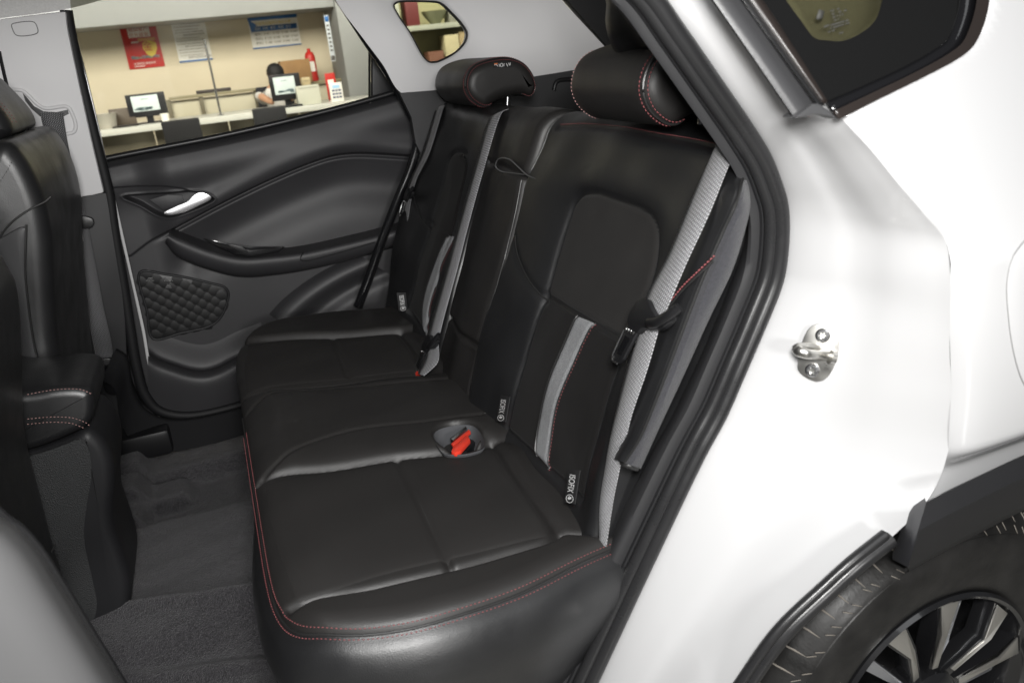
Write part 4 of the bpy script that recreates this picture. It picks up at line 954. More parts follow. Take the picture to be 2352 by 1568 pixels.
# ---- side bolster beside the near section
bl = [(1724, 350), (1702, 425), (1692, 465), (1665, 523), (1637, 587), (1608, 655), (1564, 770), (1518, 890), (1470, 1005), (1434, 1062)]
bo2 = [(1740, 356), (1722, 432), (1722, 480), (1711, 523), (1695, 578), (1675, 632), (1628, 730), (1566, 868), (1512, 985), (1470, 1076)]
bl3 = [(1660, 330), (1628, 400), (1615, 440), (1592, 500), (1562, 570), (1530, 640), (1490, 740), (1455, 860), (1420, 980), (1398, 1050)]
def brow(pts, hh_): return [BX(p[0], p[1], hh_ - (.10 if i == 0 else .012 if i == 1 else 0)) for i, p in enumerate(pts)]
def bmix(a, b, f): return [(p[0] * (1 - f) + q[0] * f, p[1] * (1 - f) + q[1] * f) for p, q in zip(a, b)]
sbm = loft('side_bolster', [brow(bl3, -.05), brow(bl3, .008), brow(bmix(bl3, bl, .3), .030), brow(bmix(bl3, bl, .6), .038), brow(bmix(bl3, bl, .9), .036), brow(bl, .030)], LEATHER, seat, 60, 30)
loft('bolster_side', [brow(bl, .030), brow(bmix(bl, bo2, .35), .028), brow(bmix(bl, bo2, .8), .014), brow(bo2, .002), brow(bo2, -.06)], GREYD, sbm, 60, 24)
tube('bolster_piping', cr(brow(bl, .031), 60), .0020, PIPE, sbm, 7, BN)
be = [BX(1420, 1058, .02), BX(1440, 1068, .026), BX(1464, 1076, .01)]
tube('bolster_hem', cr(be, 14), .004, PIPE, sbm, 7, BN)
P = cr([BX(1541, 692, .0385), BX(1572, 655, .0395), BX(1606, 622, .040), BX(1642, 588, .034)], 30); stitches('stitching', P, BN, REDT, sbm, .0048, .0034, .0011, .001)
tube('bolster_seam', P - BU * .006, .0016, PIPE, sbm, 6, BN)
# ---- head restraints
bean = [(.618, 1.160), (.592, 1.182), (.583, 1.208), (.590, 1.234), (.607, 1.252), (.650, 1.264), (.704, 1.262), (.741, 1.242), (.762, 1.205), (.762, 1.182), (.748, 1.168), (.724, 1.176), (.685, 1.174), (.650, 1.164), (.634, 1.158)]
def headrest(dx_, dz_, y0, y1, near):
    b_ = [(x + dx_, z + dz_) for x, z in bean]
    hr = extr('head_restraint', b_, y0, y1, .026, LEATHER_M, seat, 90)
    hr['label'] = 'near head restraint beside the doorway' if near else 'far head restraint with small warning tag'
    Pb = cr(b_, 120, True); cc = Pb.mean(0)
    for ins_, yy, th in ((.007, y0 + .006, REDT), (.001, y0 + .017, REDT)):
        Q = Pb + (cc - Pb) / np.linalg.norm(cc - Pb, axis=1)[:, None] * ins_
        L = [np.array([q[0], yy, q[1]]) for q in np.roll(Q, 6, 0)]
        nn_ = np.array([[ (q[0] - cc[0]) * (0.3 if yy < y0 + .01 else 1), -.06, (q[1] - cc[1]) * (0.3 if yy < y0 + .01 else 1)] for q in np.roll(Q, 6, 0)]); nn_ /= np.linalg.norm(nn_, axis=1)[:, None]
        stitches('stitching', np.array(L[:98]), nn_[:98], th, hr, .0055, .0038, .0008, .0010)
    Q = Pb + (cc - Pb) / np.linalg.norm(cc - Pb, axis=1)[:, None] * .003
    L = [np.array([q[0], y0 + .0105, q[1]]) for q in np.roll(Q, 6, 0)]
    tube('seam_piping', np.array(L[:100]), .0018, PIPE, hr, 6)
    for yy in (y0 + .05, y1 - .05):
        tube('post', [(b_[11][0] - .02, yy, b_[11][1] + .01), (b_[11][0] - .035, yy, b_[11][1] - .09)], .0055, CHROME, hr, 10)
    return hr
hn = headrest(-.046, .014, .935, 1.178, True)
hf = headrest(0, .0, 1.83, 2.105, False)
P = cr([(.583 - .050 + .0, 1.228, 1.21), (.588 - .05, 1.226, 1.237), (.583 - .05, 1.226, 1.185)], 3)
Pb = cr([(x - .046, z + .014) for x, z in bean], 120, True); L = np.array([(q[0] - .001, 1.155, q[1]) for q in np.roll(Pb, 6, 0)])[2:40]
stitches('stitching', L, (-1, 0, 0.1), PINKT, hn, .0055)
# warning tag on the far head restraint
tq = [np.array(Y(p[0], p[1], 1.8285)) for p in [(1133, 144), (1176, 142), (1177, 155), (1135, 157)]]
tgo = plate('warning_tag', tq, (0, .004, 0), TAGB, hf, .0004)
def pic(pts, y=1.8280): return [Y(a, b, y) for a, b in pts]
g_w = [tube_geo(cr(pic(p), 8), .0009, 4, (0, 1, 0)) for p in ([(1135, 150), (1140, 149), (1144, 153)], [(1146, 147), (1148, 154)], [(1150, 147), (1154, 146), (1155, 151), (1152, 154), (1149, 151), (1150, 147)], [(1158, 146), (1157, 153)], [(1163, 146), (1166, 153)], [(1168, 145), (1171, 151), (1172, 144)])]
V, F = merge(g_w); mk('pictogram', V, F, WHITEP, tgo, 0)
plate('orange_mark', pic([(1135, 146), (1143, 145), (1142, 149), (1136, 150)]), (0, .0006, 0), ORANGEP, tgo, 0)

# ================================================================== SEAT BELTS
def belt(name, label, base, segs, mt, anchor=None):
    b_ = empty(name, base, label, 'seat belt', 'seat belts')
    for Lc, Rc in segs:
        n_ = 120; L3 = cr(Lc, n_); R3 = cr(Rc, n_); G_ = np.stack([L3, L3 * .5 + R3 * .5, R3])
        ln = np.r_[0, np.cumsum(np.linalg.norm(np.diff(L3, axis=0), axis=1))]; wd_ = np.linalg.norm(L3 - R3, axis=1).mean()
        uv = [(u * .047, s) for u in (0, .5, 1) for s in ln]
        grid('webbing', G_, mt, b_, uv=uv, thick=.0013, sharp=0)
    return b_
def tongue(par, ctr, ud, rd, nn, s=1., ring=False):
    """grip bar across the webbing, latch blade hanging below"""
    ud, rd, nn = [np.array(v, float) / np.linalg.norm(v) for v in (ud, rd, nn)]
    q = lambda a, b, c=0.: ctr + rd * a * s + ud * b * s + nn * c * s
    body = [q(-.034, .012), q(-.020, .016), q(.000, .006), q(.022, -.002), q(.036, .008), q(.043, .004), q(.034, -.012), q(.018, -.018), q(-.002, -.020), q(-.008, -.028), q(-.030, -.024), q(-.040, -.010)]
    plate('grip', cr([p + nn * .006 * s for p in body], 50, True), -nn * .010 * s, PLASTX, par, .0022 * s)
    tube('grip_horn', cr([q(.012, -.010, .006), q(.030, -.006, .010), q(.046, .008, .010), q(.052, .018, .008)], 16), np.linspace(.0075, .0055, 16) * s, PLASTX, par, 10, nn)
    bl_ = [q(-.036, -.022), q(-.010, -.026), q(-.014, -.066), q(-.020, -.073), q(-.034, -.072), q(-.038, -.064)]
    bo_ = plate('blade', [p + nn * .004 * s for p in bl_], -nn * .005 * s, PLASTX, par, .0012 * s)
    sl_ = [q(-.030, -.036), q(-.017, -.038), q(-.020, -.062), q(-.032, -.061)]
    plate('blade_slot', [p + nn * .0045 * s for p in sl_], -nn * .0014 * s, GLOSSB, bo_, 0)
    geos = [tube_geo([q(-.033 + i * .006, -.026, .0045), q(-.0335 + i * .006, -.032, .0045)], .0011 * s, 4) for i in range(4)]
    V, F = merge(geos); mk('blade_tick', V, F, STEEL, bo_, 0)
    tube('blade_edge', [q(-.0375, -.030, .0040), q(-.0385, -.066, .0040), q(-.034, -.0725, .0040), q(-.021, -.0735, .0040)], .0012 * s, STEEL, bo_, 6)
nb = belt('seat_belt', 'wide grey seat belt down the near side of the backrest, by the doorway', BX(1390, 1235, .01),
     [([BX(1650, 318, .020), BX(1638, 347, .030), BX(1585, 462, .044), BX(1530, 592, .050), BX(1480, 690, .050), BX(1466, 740, .050)], [BX(1700, 328, .014), BX(1681, 362, .024), BX(1628, 490, .044), BX(1572, 612, .050), BX(1532, 706, .050), BX(1510, 752, .050)]),
      ([BX(1470, 735, .048), BX(1440, 840, .046), BX(1405, 985, .040), BX(1388, 1080, .030), BX(1377, 1160, .022), BX(1376, 1250, .008)], [BX(1514, 748, .048), BX(1488, 840, .046), BX(1448, 960, .040), BX(1426, 1060, .028), BX(1408, 1150, .016), BX(1392, 1255, .004)])], WEB)
tongue(nb, BX(1500, 722, .052), BX(1530, 650, .052) - BX(1480, 760, .052), BX(1550, 735, .052) - BX(1460, 705, .052), BN, 1.05)
cbt = belt('seat_belt', 'grey centre seat belt running from the bench top to a buckle, beside the far section', BX(980, 840, .03),
     [([BX(1140, 262, .0), BX(1123, 272, .020), BX(1089, 385, .030), BX(1049, 525, .034), BX(1022, 622, .040), BX(982, 763, .050), BX(976, 790, .055)], [BX(1168, 250, .0), BX(1152, 259, .020), BX(1107, 400, .030), BX(1073, 525, .034), BX(1052, 608, .040), BX(1009, 769, .050), BX(1006, 800, .055)]),
      ([BX(980, 790, .052), BX(972, 825, .060), BX(958, 858, .070)], [BX(1007, 793, .052), BX(1004, 832, .060), BX(974, 862, .075)])], WEBM)
tongue(cbt, BX(992, 784, .058), BX(1010, 730, .055) - BX(985, 800, .055), BX(1015, 780, .055) - BX(972, 775, .055), BN, .95)
plate('red_release', [BX(940, 866, .07), BX(956, 850, .07), BX(962, 858, .07), BX(948, 868, .07)], -BN * .008, REDP, cbt, .001)
plate('metal_blade', [BX(937, 866, .071), BX(955, 848, .071), BX(957, 852, .071), BX(941, 868, .071)], -BN * .004, STEEL, cbt, .0005)
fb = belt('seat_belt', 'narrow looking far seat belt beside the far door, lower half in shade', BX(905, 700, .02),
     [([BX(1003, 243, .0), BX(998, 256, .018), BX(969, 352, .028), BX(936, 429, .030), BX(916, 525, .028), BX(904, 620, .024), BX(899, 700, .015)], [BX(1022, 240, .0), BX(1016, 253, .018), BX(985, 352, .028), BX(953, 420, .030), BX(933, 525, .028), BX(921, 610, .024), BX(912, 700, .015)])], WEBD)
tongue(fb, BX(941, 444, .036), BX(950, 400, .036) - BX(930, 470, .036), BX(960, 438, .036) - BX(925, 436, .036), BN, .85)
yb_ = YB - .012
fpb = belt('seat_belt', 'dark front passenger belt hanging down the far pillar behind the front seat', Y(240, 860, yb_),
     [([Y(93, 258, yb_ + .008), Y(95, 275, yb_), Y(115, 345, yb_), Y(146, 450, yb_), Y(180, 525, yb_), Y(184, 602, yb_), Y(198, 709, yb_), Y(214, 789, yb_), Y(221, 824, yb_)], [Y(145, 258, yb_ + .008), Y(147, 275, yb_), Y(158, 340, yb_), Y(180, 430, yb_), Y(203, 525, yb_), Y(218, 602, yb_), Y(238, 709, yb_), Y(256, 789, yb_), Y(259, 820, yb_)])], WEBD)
plate('stop_bar', cr([Y(p[0], p[1], yb_ - .01) for p in [(180, 498), (205, 500), (214, 506), (213, 520), (196, 526), (180, 524)]], 30, True), (0, .014, 0), PLASTX, fpb, .002)
plate('blade', [Y(p[0], p[1], yb_ - .008) for p in [(181, 531), (189, 529), (192, 556), (182, 558)]], (0, .006, 0), STEEL, fpb, .001)
plate('blade_sleeve', [Y(p[0], p[1], yb_ - .0095) for p in [(183.5, 536), (187.5, 534.5), (189, 551), (184, 553)]], (0, .002, 0), mat('navy_sleeve', (.02, .02, .07), .4), fpb, 0)
plate('anchor', cr([Y(p[0], p[1], yb_ - .006) for p in [(224, 828), (262, 826), (270, 845), (277, 870), (276, 895), (262, 907), (244, 900), (232, 860)]], 40, True), (0, .02, 0), PLASTX, fpb, .004)
tube('anchor_bar', [Y(226, 846, yb_ - .012), Y(262, 838, yb_ - .012)], .005, GLOSSB, fpb, 8)
cc_ = np.array(Y(248, 861, yb_ - .008)); tube('anchor_bolt', [cc_ + .014 * np.array([math.cos(a), 0, math.sin(a)]) for a in np.linspace(0, 6.283, 24)], .003, PLASTX, fpb, 6, (0, 1, 0))

# ================================================================== FRONT SEATS
YP = 2.06
ps_ = empty('front_seat', (-.55, 1.87, .30), 'black leather front passenger seat on the far side with head restraint', 'car seat', 'front seats')
pr = prof([(-330, 420), (-200, 345), (-60, 325), (20, 318), (60, 300), (95, 291), (112, 294), (136, 320), (158, 362), (174, 410), (182, 455), (186, 540), (190, 620), (198, 700), (206, 790), (215, 860), (215, 920), (180, 990), (-250, 1010), (-330, 800)], YP)
extr('backrest', pr, 1.62, YP + .06, .03, LEATHER, ps_, 140)
hp_ = prof([(-160, 330), (-165, 250), (-130, 195), (-60, 176), (-5, 178), (22, 202), (56, 238), (74, 264), (80, 286), (70, 296), (30, 312), (-10, 322), (-100, 330)], YP - .06)
fh = extr('head_restraint', hp_, 1.74, YP - .02, .03, LEATHER, ps_, 90)
for off in (0, 9):
    P = cr([Y(p[0] + off, p[1], 1.735 + .0) for p in [(-20, 222), (0, 243), (20, 268), (32, 286)]], 30)
    stitches('stitching', P, (0, -1, .2), REDT, fh, .006)
tube('post', [Y(58, 292, 1.95), Y(60, 312, 1.95)], .007, GLOSSB, fh, 10)
tube('post', [Y(22, 308, 1.80), Y(24, 335, 1.80)], .010, GLOSSB, fh, 10)
bolp = [(-40, 560), (0, 548), (30, 530), (60, 520), (58, 560), (57, 620), (62, 680), (74, 770), (98, 895), (60, 930), (-40, 930)]
plate('bolster_panel', cr([Y(p[0], p[1], 1.611) for p in bolp], 70, True), (0, .012, 0), mat('bolster_leather', (.040, .040, .042), .5, bump=[('v', 900, .25, .0006)]), ps_, .006)
P = cr([Y(p[0], p[1], 1.609) for p in [(60, 516), (59, 560), (58, 620), (63, 680), (75, 770), (99, 895)]], 60); tube('seam_piping', P, .0018, PIPE, ps_, 6, (0, 1, 0))
P = cr([Y(p[0], p[1], 1.618) for p in [(0, 545), (8, 532), (30, 508), (70, 480), (105, 462), (116, 452)]], 40); tube('seam_piping', P, .0018, PIPE, ps_, 6, (0, 1, 0))
P = cr([Y(p[0], p[1], 1.618) for p in [(0, 418), (16, 392), (28, 370)]], 20); stitches('stitching', P, (0, -1, 0), BLKT, ps_, .006)
YV = 1.34
ds = empty('front_seat', (-.55, 1.12, .30), 'black driver seat back at the left edge, nearest the camera', 'car seat', 'front seats')
pr = prof([(-300, 480), (-160, 420), (-60, 470), (0, 558), (20, 598), (40, 632), (52, 700), (57, 790), (59, 890), (62, 968), (76, 1040), (102, 1140), (127, 1238), (146, 1297), (149, 1340), (147, 1400), (120, 1500), (40, 1640), (-320, 1640)], YV)
extr('backrest', pr, .92, YV + .02, .05, LEATHER, ds, 140)
P = cr([Y(p[0], p[1], YV - .04) for p in [(5, 880), (0, 960), (15, 1040), (60, 1180), (100, 1290), (128, 1250)]], 50)
tube('seam_piping', P, .0016, PIPE, ds, 6)

# ================================================================== SHOWROOM FURNISHINGS (seen through the far windows)
YDK = 9.5
DZ = .835
def rb(px0, py0, px1, py1, y):
    """axis-aligned extents (x0,x1,z0,z1) of a pixel rectangle at depth y"""
    a = Y(px0, (py0 + py1) / 2, y); b = Y(px1, (py0 + py1) / 2, y); c = Y((px0 + px1) / 2, py0, y); d = Y((px0 + px1) / 2, py1, y)
    return a[0], b[0], d[2], c[2]
desk = empty('counter', (.3, YDK + .4, 0), 'long reception counter with pale top and metal front', 'counter')
DX0, DX1 = -1.25, 2.6
box('counter_top', ((DX0 + DX1) / 2, YDK + .40, DZ - .03), (DX1 - DX0, .90, .06), smat('counter_top_white', (205, 205, 196), rough=.3), desk, .006)
for i in range(5):
    w = (DX1 - DX0) / 5
    box('front_panel', (DX0 + w * (i + .5), YDK + .10, (DZ - .06) / 2), (w - .012, .03, DZ - .06), smat('counter_front', (118, 112, 96), rough=.32, metal=.5, var=(2, .8, 1.2)), desk, .004)
for xx in (DX0 + .03, DX1 - .03): box('end_panel', (xx, YDK + .45, (DZ - .06) / 2), (.04, .7, DZ - .06), smat('counter_end', (120, 112, 96), rough=.4), desk, .004)
# glazed screen and low partition behind the counter
x0, x1, z0, z1 = rb(383, 205, 790, 214, YW - .5)
pt_ = empty('partition', ((x0 + x1) / 2, YW - .5, 0), 'low glazed partition rail behind the counter', 'partition')
zp = rb(383, 206, 790, 214, YW - .5)[3] 
box('rail', ((x0 + x1) / 2, YW - .5, 1.03), (x1 - x0, .10, .035), smat('rail_olive', (150, 142, 112), rough=.4), pt_, .004)
for px in (386, 462, 590, 700):
    xq = Y(px, 230, YW - .5)[0]; box('post', (xq, YW - .5, .51), (.05, .05, 1.02), smat('rail_post', (110, 102, 78), rough=.4), pt_, .004)
box('partition_panel', ((x0 + x1) / 2, YW - .47, .50), (x1 - x0, .01, 1.0), smat('partition_panel', (205, 198, 172), rough=.35), pt_, .002)
gp_ = empty('glass_screen_post', tuple(Y(500, 290, YDK + .1)[:2]) + (DZ,), 'slim upright metal post standing on the counter', 'post')
a_ = Y(480, 140, YDK + .1); tube('post', [(a_[0], YDK + .1, DZ), (a_[0], YDK + .1, 1.62)], .012, STEEL, gp_, 10)
tube('post_foot', [(a_[0], YDK + .1, DZ + .0005), (a_[0], YDK + .1, DZ + .012)], .035, STEEL, gp_, 16)
# monitors
def monitor(px0, py0, px1, py1, y, label, tilt=0):
    x0, x1, z0, z1 = rb(px0, py0, px1, py1, y); z0 = max(z0, DZ + .07)
    m = empty('monitor', ((x0 + x1) / 2, y, DZ), label, 'monitor', 'monitors on the counter')
    cx_, cz_ = (x0 + x1) / 2, (z0 + z1) / 2
    box('housing', (cx_, y, cz_), (x1 - x0, .04, z1 - z0), smat('monitor_black', (26, 26, 28), rough=.4), m, .006)
    sw_, sh_ = (x1 - x0) * .68, (z1 - z0) * .66
    sx = cx_ - .01
    sc_ = box('screen', (sx, y - .0215, cz_ + .02), (sw_, .004, sh_), smat('screen_pale', (190, 200, 198), rough=.3, emit=(*lin((196, 208, 204)), .55)), m, .001)
    geos = [box_geo((sx + random.uniform(-.35, .35) * sw_, y - .0245, cz_ + .02 - sh_ * (.24 + random.uniform(0, .16))), (sw_ * random.uniform(.15, .35), .0015, sh_ * random.uniform(.03, .12))) for _ in range(9)]
    geos.append(box_geo((sx, y - .0245, cz_ + .02 + sh_ * .28), (sw_ * .3, .0015, .006)))
    V, F = merge(geos); mk('screen_picture', V, F, smat('screen_grey', (112, 128, 130), rough=.4, emit=(*lin((110, 128, 130)), .4)), sc_, 0)
    box('stand', (cx_, y + .02, (DZ + .012 + z0) / 2 + .01), (.07, .03, z0 - DZ + .02), smat('monitor_stand', (24, 24, 26), rough=.4), m, .004)
    box('foot', (cx_, y, DZ + .006), (.24, .17, .012), smat('monitor_foot', (24, 24, 26), rough=.4), m, .004)
    return m
monitor(292, 214, 384, 276, YDK + .35, 'left computer monitor showing a pale page, on the counter by the paper cup')
monitor(620, 170, 692, 232, YDK + .35, 'right computer monitor in front of the seated person')
# task chairs on this side of the counter
def chair(px0, py0, px1, py1, y, label):
    x0, x1, z0, z1 = rb(px0, py0, px1, py1, y); cx_ = (x0 + x1) / 2
    c = empty('chair', (cx_, y, 0), label, 'chair', 'chairs at the counter')
    lm = smat('chair_leather', (30, 30, 32), rough=.5)
    w = x1 - x0; prf = [(y - .02, z1 - .5), (y - .045, z1 - .25), (y - .03, z1 - .01), (y, z1), (y + .02, z1 - .01), (y + .01, z1 - .25), (y + .03, z1 - .5)]
    box('backrest', (cx_, y, z1 - .25), (w, .06, .5), lm, c, .02)
    box('seat', (cx_, y + .25, .44), (w, .48, .08), lm, c, .02)
    box('back_support', (cx_, y + .01, .50), (.08, .03, .2), STEEL, c, .005)
    for sx in (-1, 1):
        tube('armrest', cr([(cx_ + sx * (w / 2 + .03), y + .01, z1 - .36), (cx_ + sx * (w / 2 + .05), y + .05, z1 - .30), (cx_ + sx * (w / 2 + .05), y + .3, z1 - .32), (cx_ + sx * (w / 2 + .02), y + .32, .45)], 20), .012, STEEL, c, 8)
        for sy in (.05, .45): tube('leg', [(cx_ + sx * w * .42, y + sy, .41), (cx_ + sx * w * .45, y + sy, 0)], .012, STEEL, c, 8)
    return c
chair(375, 274, 465, 340, YDK - .75, 'black chair back in front of the left half of the counter')
chair(582, 246, 660, 300, YDK - .75, 'black chair back in front of the right half of the counter')
# posters
def poster(px, y, label, base, name='poster', cat='poster'):
    q = [np.array(Y(a, b, y)) for a, b in px]
    x0 = (q[0][0] + q[3][0]) / 2; x1 = (q[1][0] + q[2][0]) / 2; zt = (q[0][2] + q[1][2]) / 2; zb = (q[2][2] + q[3][2]) / 2
    o = empty(name, ((x0 + x1) / 2, y, zb), label, cat, 'notices on the wall')
    sh = box('sheet', ((x0 + x1) / 2, y, (zt + zb) / 2), (x1 - x0, .012, zt - zb), base, o, .001)
    def el(u0, v0, u1, v1, m, nm='printed_block', lift=.0075):
        V, F = box_geo((x0 + (x1 - x0) * (u0 + u1) / 2, y - lift, zt + (zb - zt) * (v0 + v1) / 2), ((x1 - x0) * abs(u1 - u0), .0012, (zt - zb) * abs(v1 - v0)))
        return mk(nm, V, F, m, sh, 0)
    def tx(body, u, v, size, m, lift=.0085, width=None):
        V, F, w = text_geo(body, size, (0, 0, 0), (1, 0, 0), (0, 0, 1.))
        s = width * (x1 - x0) / w if width else 1.
        V = [(x0 + (x1 - x0) * u + p[0] * s, y - lift, zt + (zb - zt) * v + p[2] * s) for p in V]
        return mk('lettering', V, F, m, sh, 0)
    return o, el, tx
RED = smat('poster_red', (186, 42, 34), rough=.4); WHT = smat('poster_white', (238, 236, 228), rough=.5); BLU = smat('poster_blue', (52, 110, 176), rough=.45); INK = smat('poster_ink', (92, 88, 84), rough=.6); YEL = smat('poster_yellow', (228, 200, 70), rough=.5); TAN = smat('poster_tan', (214, 160, 100), rough=.5)
o, el, tx = poster([(269, 48), (354, 40), (378, 152), (299, 161)], YW - .006, 'red poster with white lettering box and yellow shield on the cream wall', RED)
el(.19, .14, .80, .37, WHT); tx('欢迎客户', .215, .245, .12, RED, .0095, .53); tx('优先服务', .215, .355, .12, RED, .0095, .53)
el(.42, .39, .90, .455, TAN); el(.22, .45, .42, .475, WHT)
sh_ = o.children[0]
xa, xb, za, zb_ = rb(333, 96, 365, 128, YW - .006)
shp = [(0, 1), (.5, .92), (.95, .7), (.95, 0), (.55, -.7), (0, -1), (-.55, -.7), (-.95, 0), (-.95, .7), (-.5, .92)]
plate('shield', [((xa + xb) / 2 - .02 + a * .085, YW - .0135, (za + zb_) / 2 + b * .095) for a, b in shp], (0, -.0012, 0), YEL, sh_, 0)
tx('金', .50, .64, .12, RED, .0155)
for i in range(8): el(.12 + i * .1, .735 + .015 * (i % 3), .22 + i * .1, .80 + .01 * (i % 2), smat('poster_cars', (120 + 12 * (i % 4), 122 + 10 * (i % 3), 128), rough=.4), 'car_picture')
tx('欢迎莅临 感谢支持', .15, .92, .05, WHT, .0085, .62); el(.15, .945, .45, .96, WHT)
o, el, tx = poster([(387, 34), (466, 27), (488, 138), (413, 147)], YW - .006, 'tall white notice with rows of small black lettering and blue edges', WHT)
el(0, .03, .82, .062, BLU); el(0, .955, 1, .99, BLU); tx('售后服务承诺', .06, .165, .06, INK, .0085, .28)
for i in range(13):
    tx('本公司为客户提供优质服务及维修保养'[: 15 + i % 3] if i % 4 else '一、服务内容和标准说明', .14 if i % 4 == 0 else .06, .225 + i * .058, .045, INK, .0085, .84 - .07 * (i % 3))
o, el, tx = poster([(566, 42), (680, 30), (693, 103), (583, 115)], YW - .006, 'landscape white notice with blue header band and table on the wall', WHT)
el(0, 0, 1, .12, BLU); el(.04, .30, .97, .46, BLU); el(0, .95, 1, .99, BLU); tx('汽车售后服务价格公示表', .14, .26, .07, YEL, .0085, .72)
tx('项目  工时  单价  说明  合计', .10, .41, .05, WHT, .0085, .75)
for i in range(3):
    for j in range(5): tx('维修%d' % (i + 1) if j == 0 else ('￥%d' % (60 * (i + j))), .08 + j * .18, .58 + i * .14, .038, INK, .0085)
plate('corner_arrow', [(Y(568, 44, YW)[0] + a, YW - .0135, Y(568, 44, YW)[2] - .04 + b) for a, b in ((0, .03), (.10, -.04), (.02, -.14))], (0, -.001, 0), BLU, o.children[0], 0)
xc = Y(757, 88, YW - 1.006)
o, el, tx = poster([(744, 36), (754, 35), (771, 140), (760, 142)], YW - 1.006, 'narrow notice strip on the pale column', smat('notice_pale', (190, 196, 200), rough=.5))
el(.1, .02, .9, .14, BLU); el(.1, .88, .9, .98, INK)
for i in range(7): el(.25, .2 + i * .09, .75, .24 + i * .09, INK)
# things standing on the counter
def on_desk(px0, py0, px1, py1, y): x0, x1, z0, z1 = rb(px0, py0, px1, py1, y); return (x0 + x1) / 2, x1 - x0, max(z1 - DZ, .02)
cx_, w_, h_ = on_desk(368, 262, 388, 274, YDK + .15)
V, F = merge([((lambda A_: (A_.reshape(-1, 3), gridfaces(5, 20, 0, False, True)))(np.array([[(cx_ + r * math.cos(a), YDK + .15 + r * math.sin(a), DZ + z_) for a in np.linspace(0, 6.283, 20, endpoint=False)] for r, z_ in ((.001, .001), (.034, .001), (.045, .09), (.042, .09), (.03, .01))])))])
tag(mk('paper_cup', V, F, WHT), 'small white paper cup beside the left monitor', 'cup')
lap = empty('laptop', tuple(Y(285, 275, YDK + .3)[:2]) + (DZ,), 'dark open laptop left of the left monitor', 'laptop')
lx = Y(288, 275, YDK + .3)[0]
box('base', (lx, YDK + .22, DZ + .009), (.26, .20, .018), smat('laptop_base', (40, 36, 32), rough=.5), lap, .004)
box('lid', (lx - .02, YDK + .34, DZ + .10), (.26, .012, .18), smat('laptop_lid', (70, 58, 42), rough=.5), lap, .004, Matrix.Rotation(-.25, 4, 'X'))
bx_ = Y(243, 275, YDK + .25)[0]
rows_ = np.array([[(bx_ + r * math.cos(a), YDK + .25 + r * math.sin(a), DZ + z_) for a in np.linspace(0, 6.283, 24, endpoint=False)] for r, z_ in ((.001, .001), (.09, .001), (.115, .15), (.12, .155), (.11, .15), (.085, .012))])
tag(grid('bowl', rows_, smat('bowl_grey', (176, 172, 160), rough=.4), cv=True), 'grey plastic tub at the left end of the counter', 'bowl')
tray = box('tray', (Y(488, 197, YW - .5)[0], YW - .5, 1.0475 + .022), (.42, .09, .04), smat('tray_dark', (60, 52, 46), rough=.5), None, .008); tag(tray, 'small dark tray lying on the partition rail', 'tray')
cx_, w_, h_ = on_desk(640, 138, 712, 182, YDK + .75)
bxo = empty('cardboard_box', (cx_, YW - .5, 1.0475), 'brown cardboard box on the partition rail behind the seated person', 'box')
x0, x1, z0, z1 = rb(645, 138, 712, 196, YW - .5)
box('carton', ((x0 + x1) / 2, YW - .5, (1.0475 + z1) / 2), (x1 - x0, .3, z1 - 1.0475), smat('cardboard', (150, 116, 76), rough=.8, var=(9, .9, 1.08)), bxo, .004)
box('tape', ((x0 + x1) / 2, YW - .5, z1 + .0005), (.05, .301, .002), smat('tape', (178, 148, 100), rough=.4), bxo, 0)
x0, x1, z0, z1 = rb(703, 122, 722, 182, YW - .62)
fe_ = empty('fire_extinguisher', ((x0 + x1) / 2, YW - .72, 1.0475), 'red cylinder with white label behind the cardboard box', 'extinguisher')
rr_ = .065; xq = (x0 + x1) / 2 + .03
grid('cylinder', np.array([[(xq + r * math.cos(a), YW - .50 + r * math.sin(a), 1.0475 + z_) for a in np.linspace(0, 6.283, 24, endpoint=False)] for r, z_ in ((.001, .001), (rr_, .001), (rr_, .30), (.05, .345), (.022, .365), (.022, .40), (.001, .40))]), RED, fe_, cv=True)
box('label_band', (xq, YW - .50 - rr_ - .0005, 1.0475 + .18), (.07, .004, .12), WHT, fe_, 0)
for px0, py0, px1, py1, yy, nm, lab, c in ((680, 196, 734, 232, YDK + .20, 'plastic_bag_box', 'translucent white box beside the right monitor', (196, 196, 180)), (692, 178, 712, 196, YDK + .55, 'desk_calendar', 'small beige desk calendar behind the white box', (196, 180, 140))):
    cx_, w_, h_ = on_desk(px0, py0, px1, py1, yy)
    rootb = empty(nm, (cx_, yy, DZ), lab, 'box' if 'bag' in nm else 'calendar')
    box('carton', (cx_, yy, DZ + h_ / 2 + .0005), (w_, .12, h_), smat(nm + '_mat', c, rough=.35), rootb, .012)
    box('lid_edge', (cx_, yy - .061, DZ + h_ * .88), (w_ * .8, .004, .012), smat(nm + '_edge', tuple(v * .85 for v in c), rough=.4), rootb, 0)
cx_, w_, h_ = on_desk(748, 162, 768, 196, YDK + .25)
qs = empty('card_stand', (cx_, YDK + .25, DZ), 'red counter display card with pale square beside the card terminal', 'card stand')
box('card', (cx_, YDK + .25, DZ + .01 + .15), (.115, .01, .30), RED, qs, .002); box('pale_square', (cx_, YDK + .2435, DZ + .20), (.07, .003, .08), WHT, qs, 0); box('foot', (cx_, YDK + .25, DZ + .006), (.10, .08, .012), WHT, qs, .003)
cx_, w_, h_ = on_desk(757, 190, 786, 226, YDK + .08)
tm = empty('card_terminal', (cx_, YDK + .08, DZ), 'white desk card terminal with blue screen and dark keys', 'terminal')
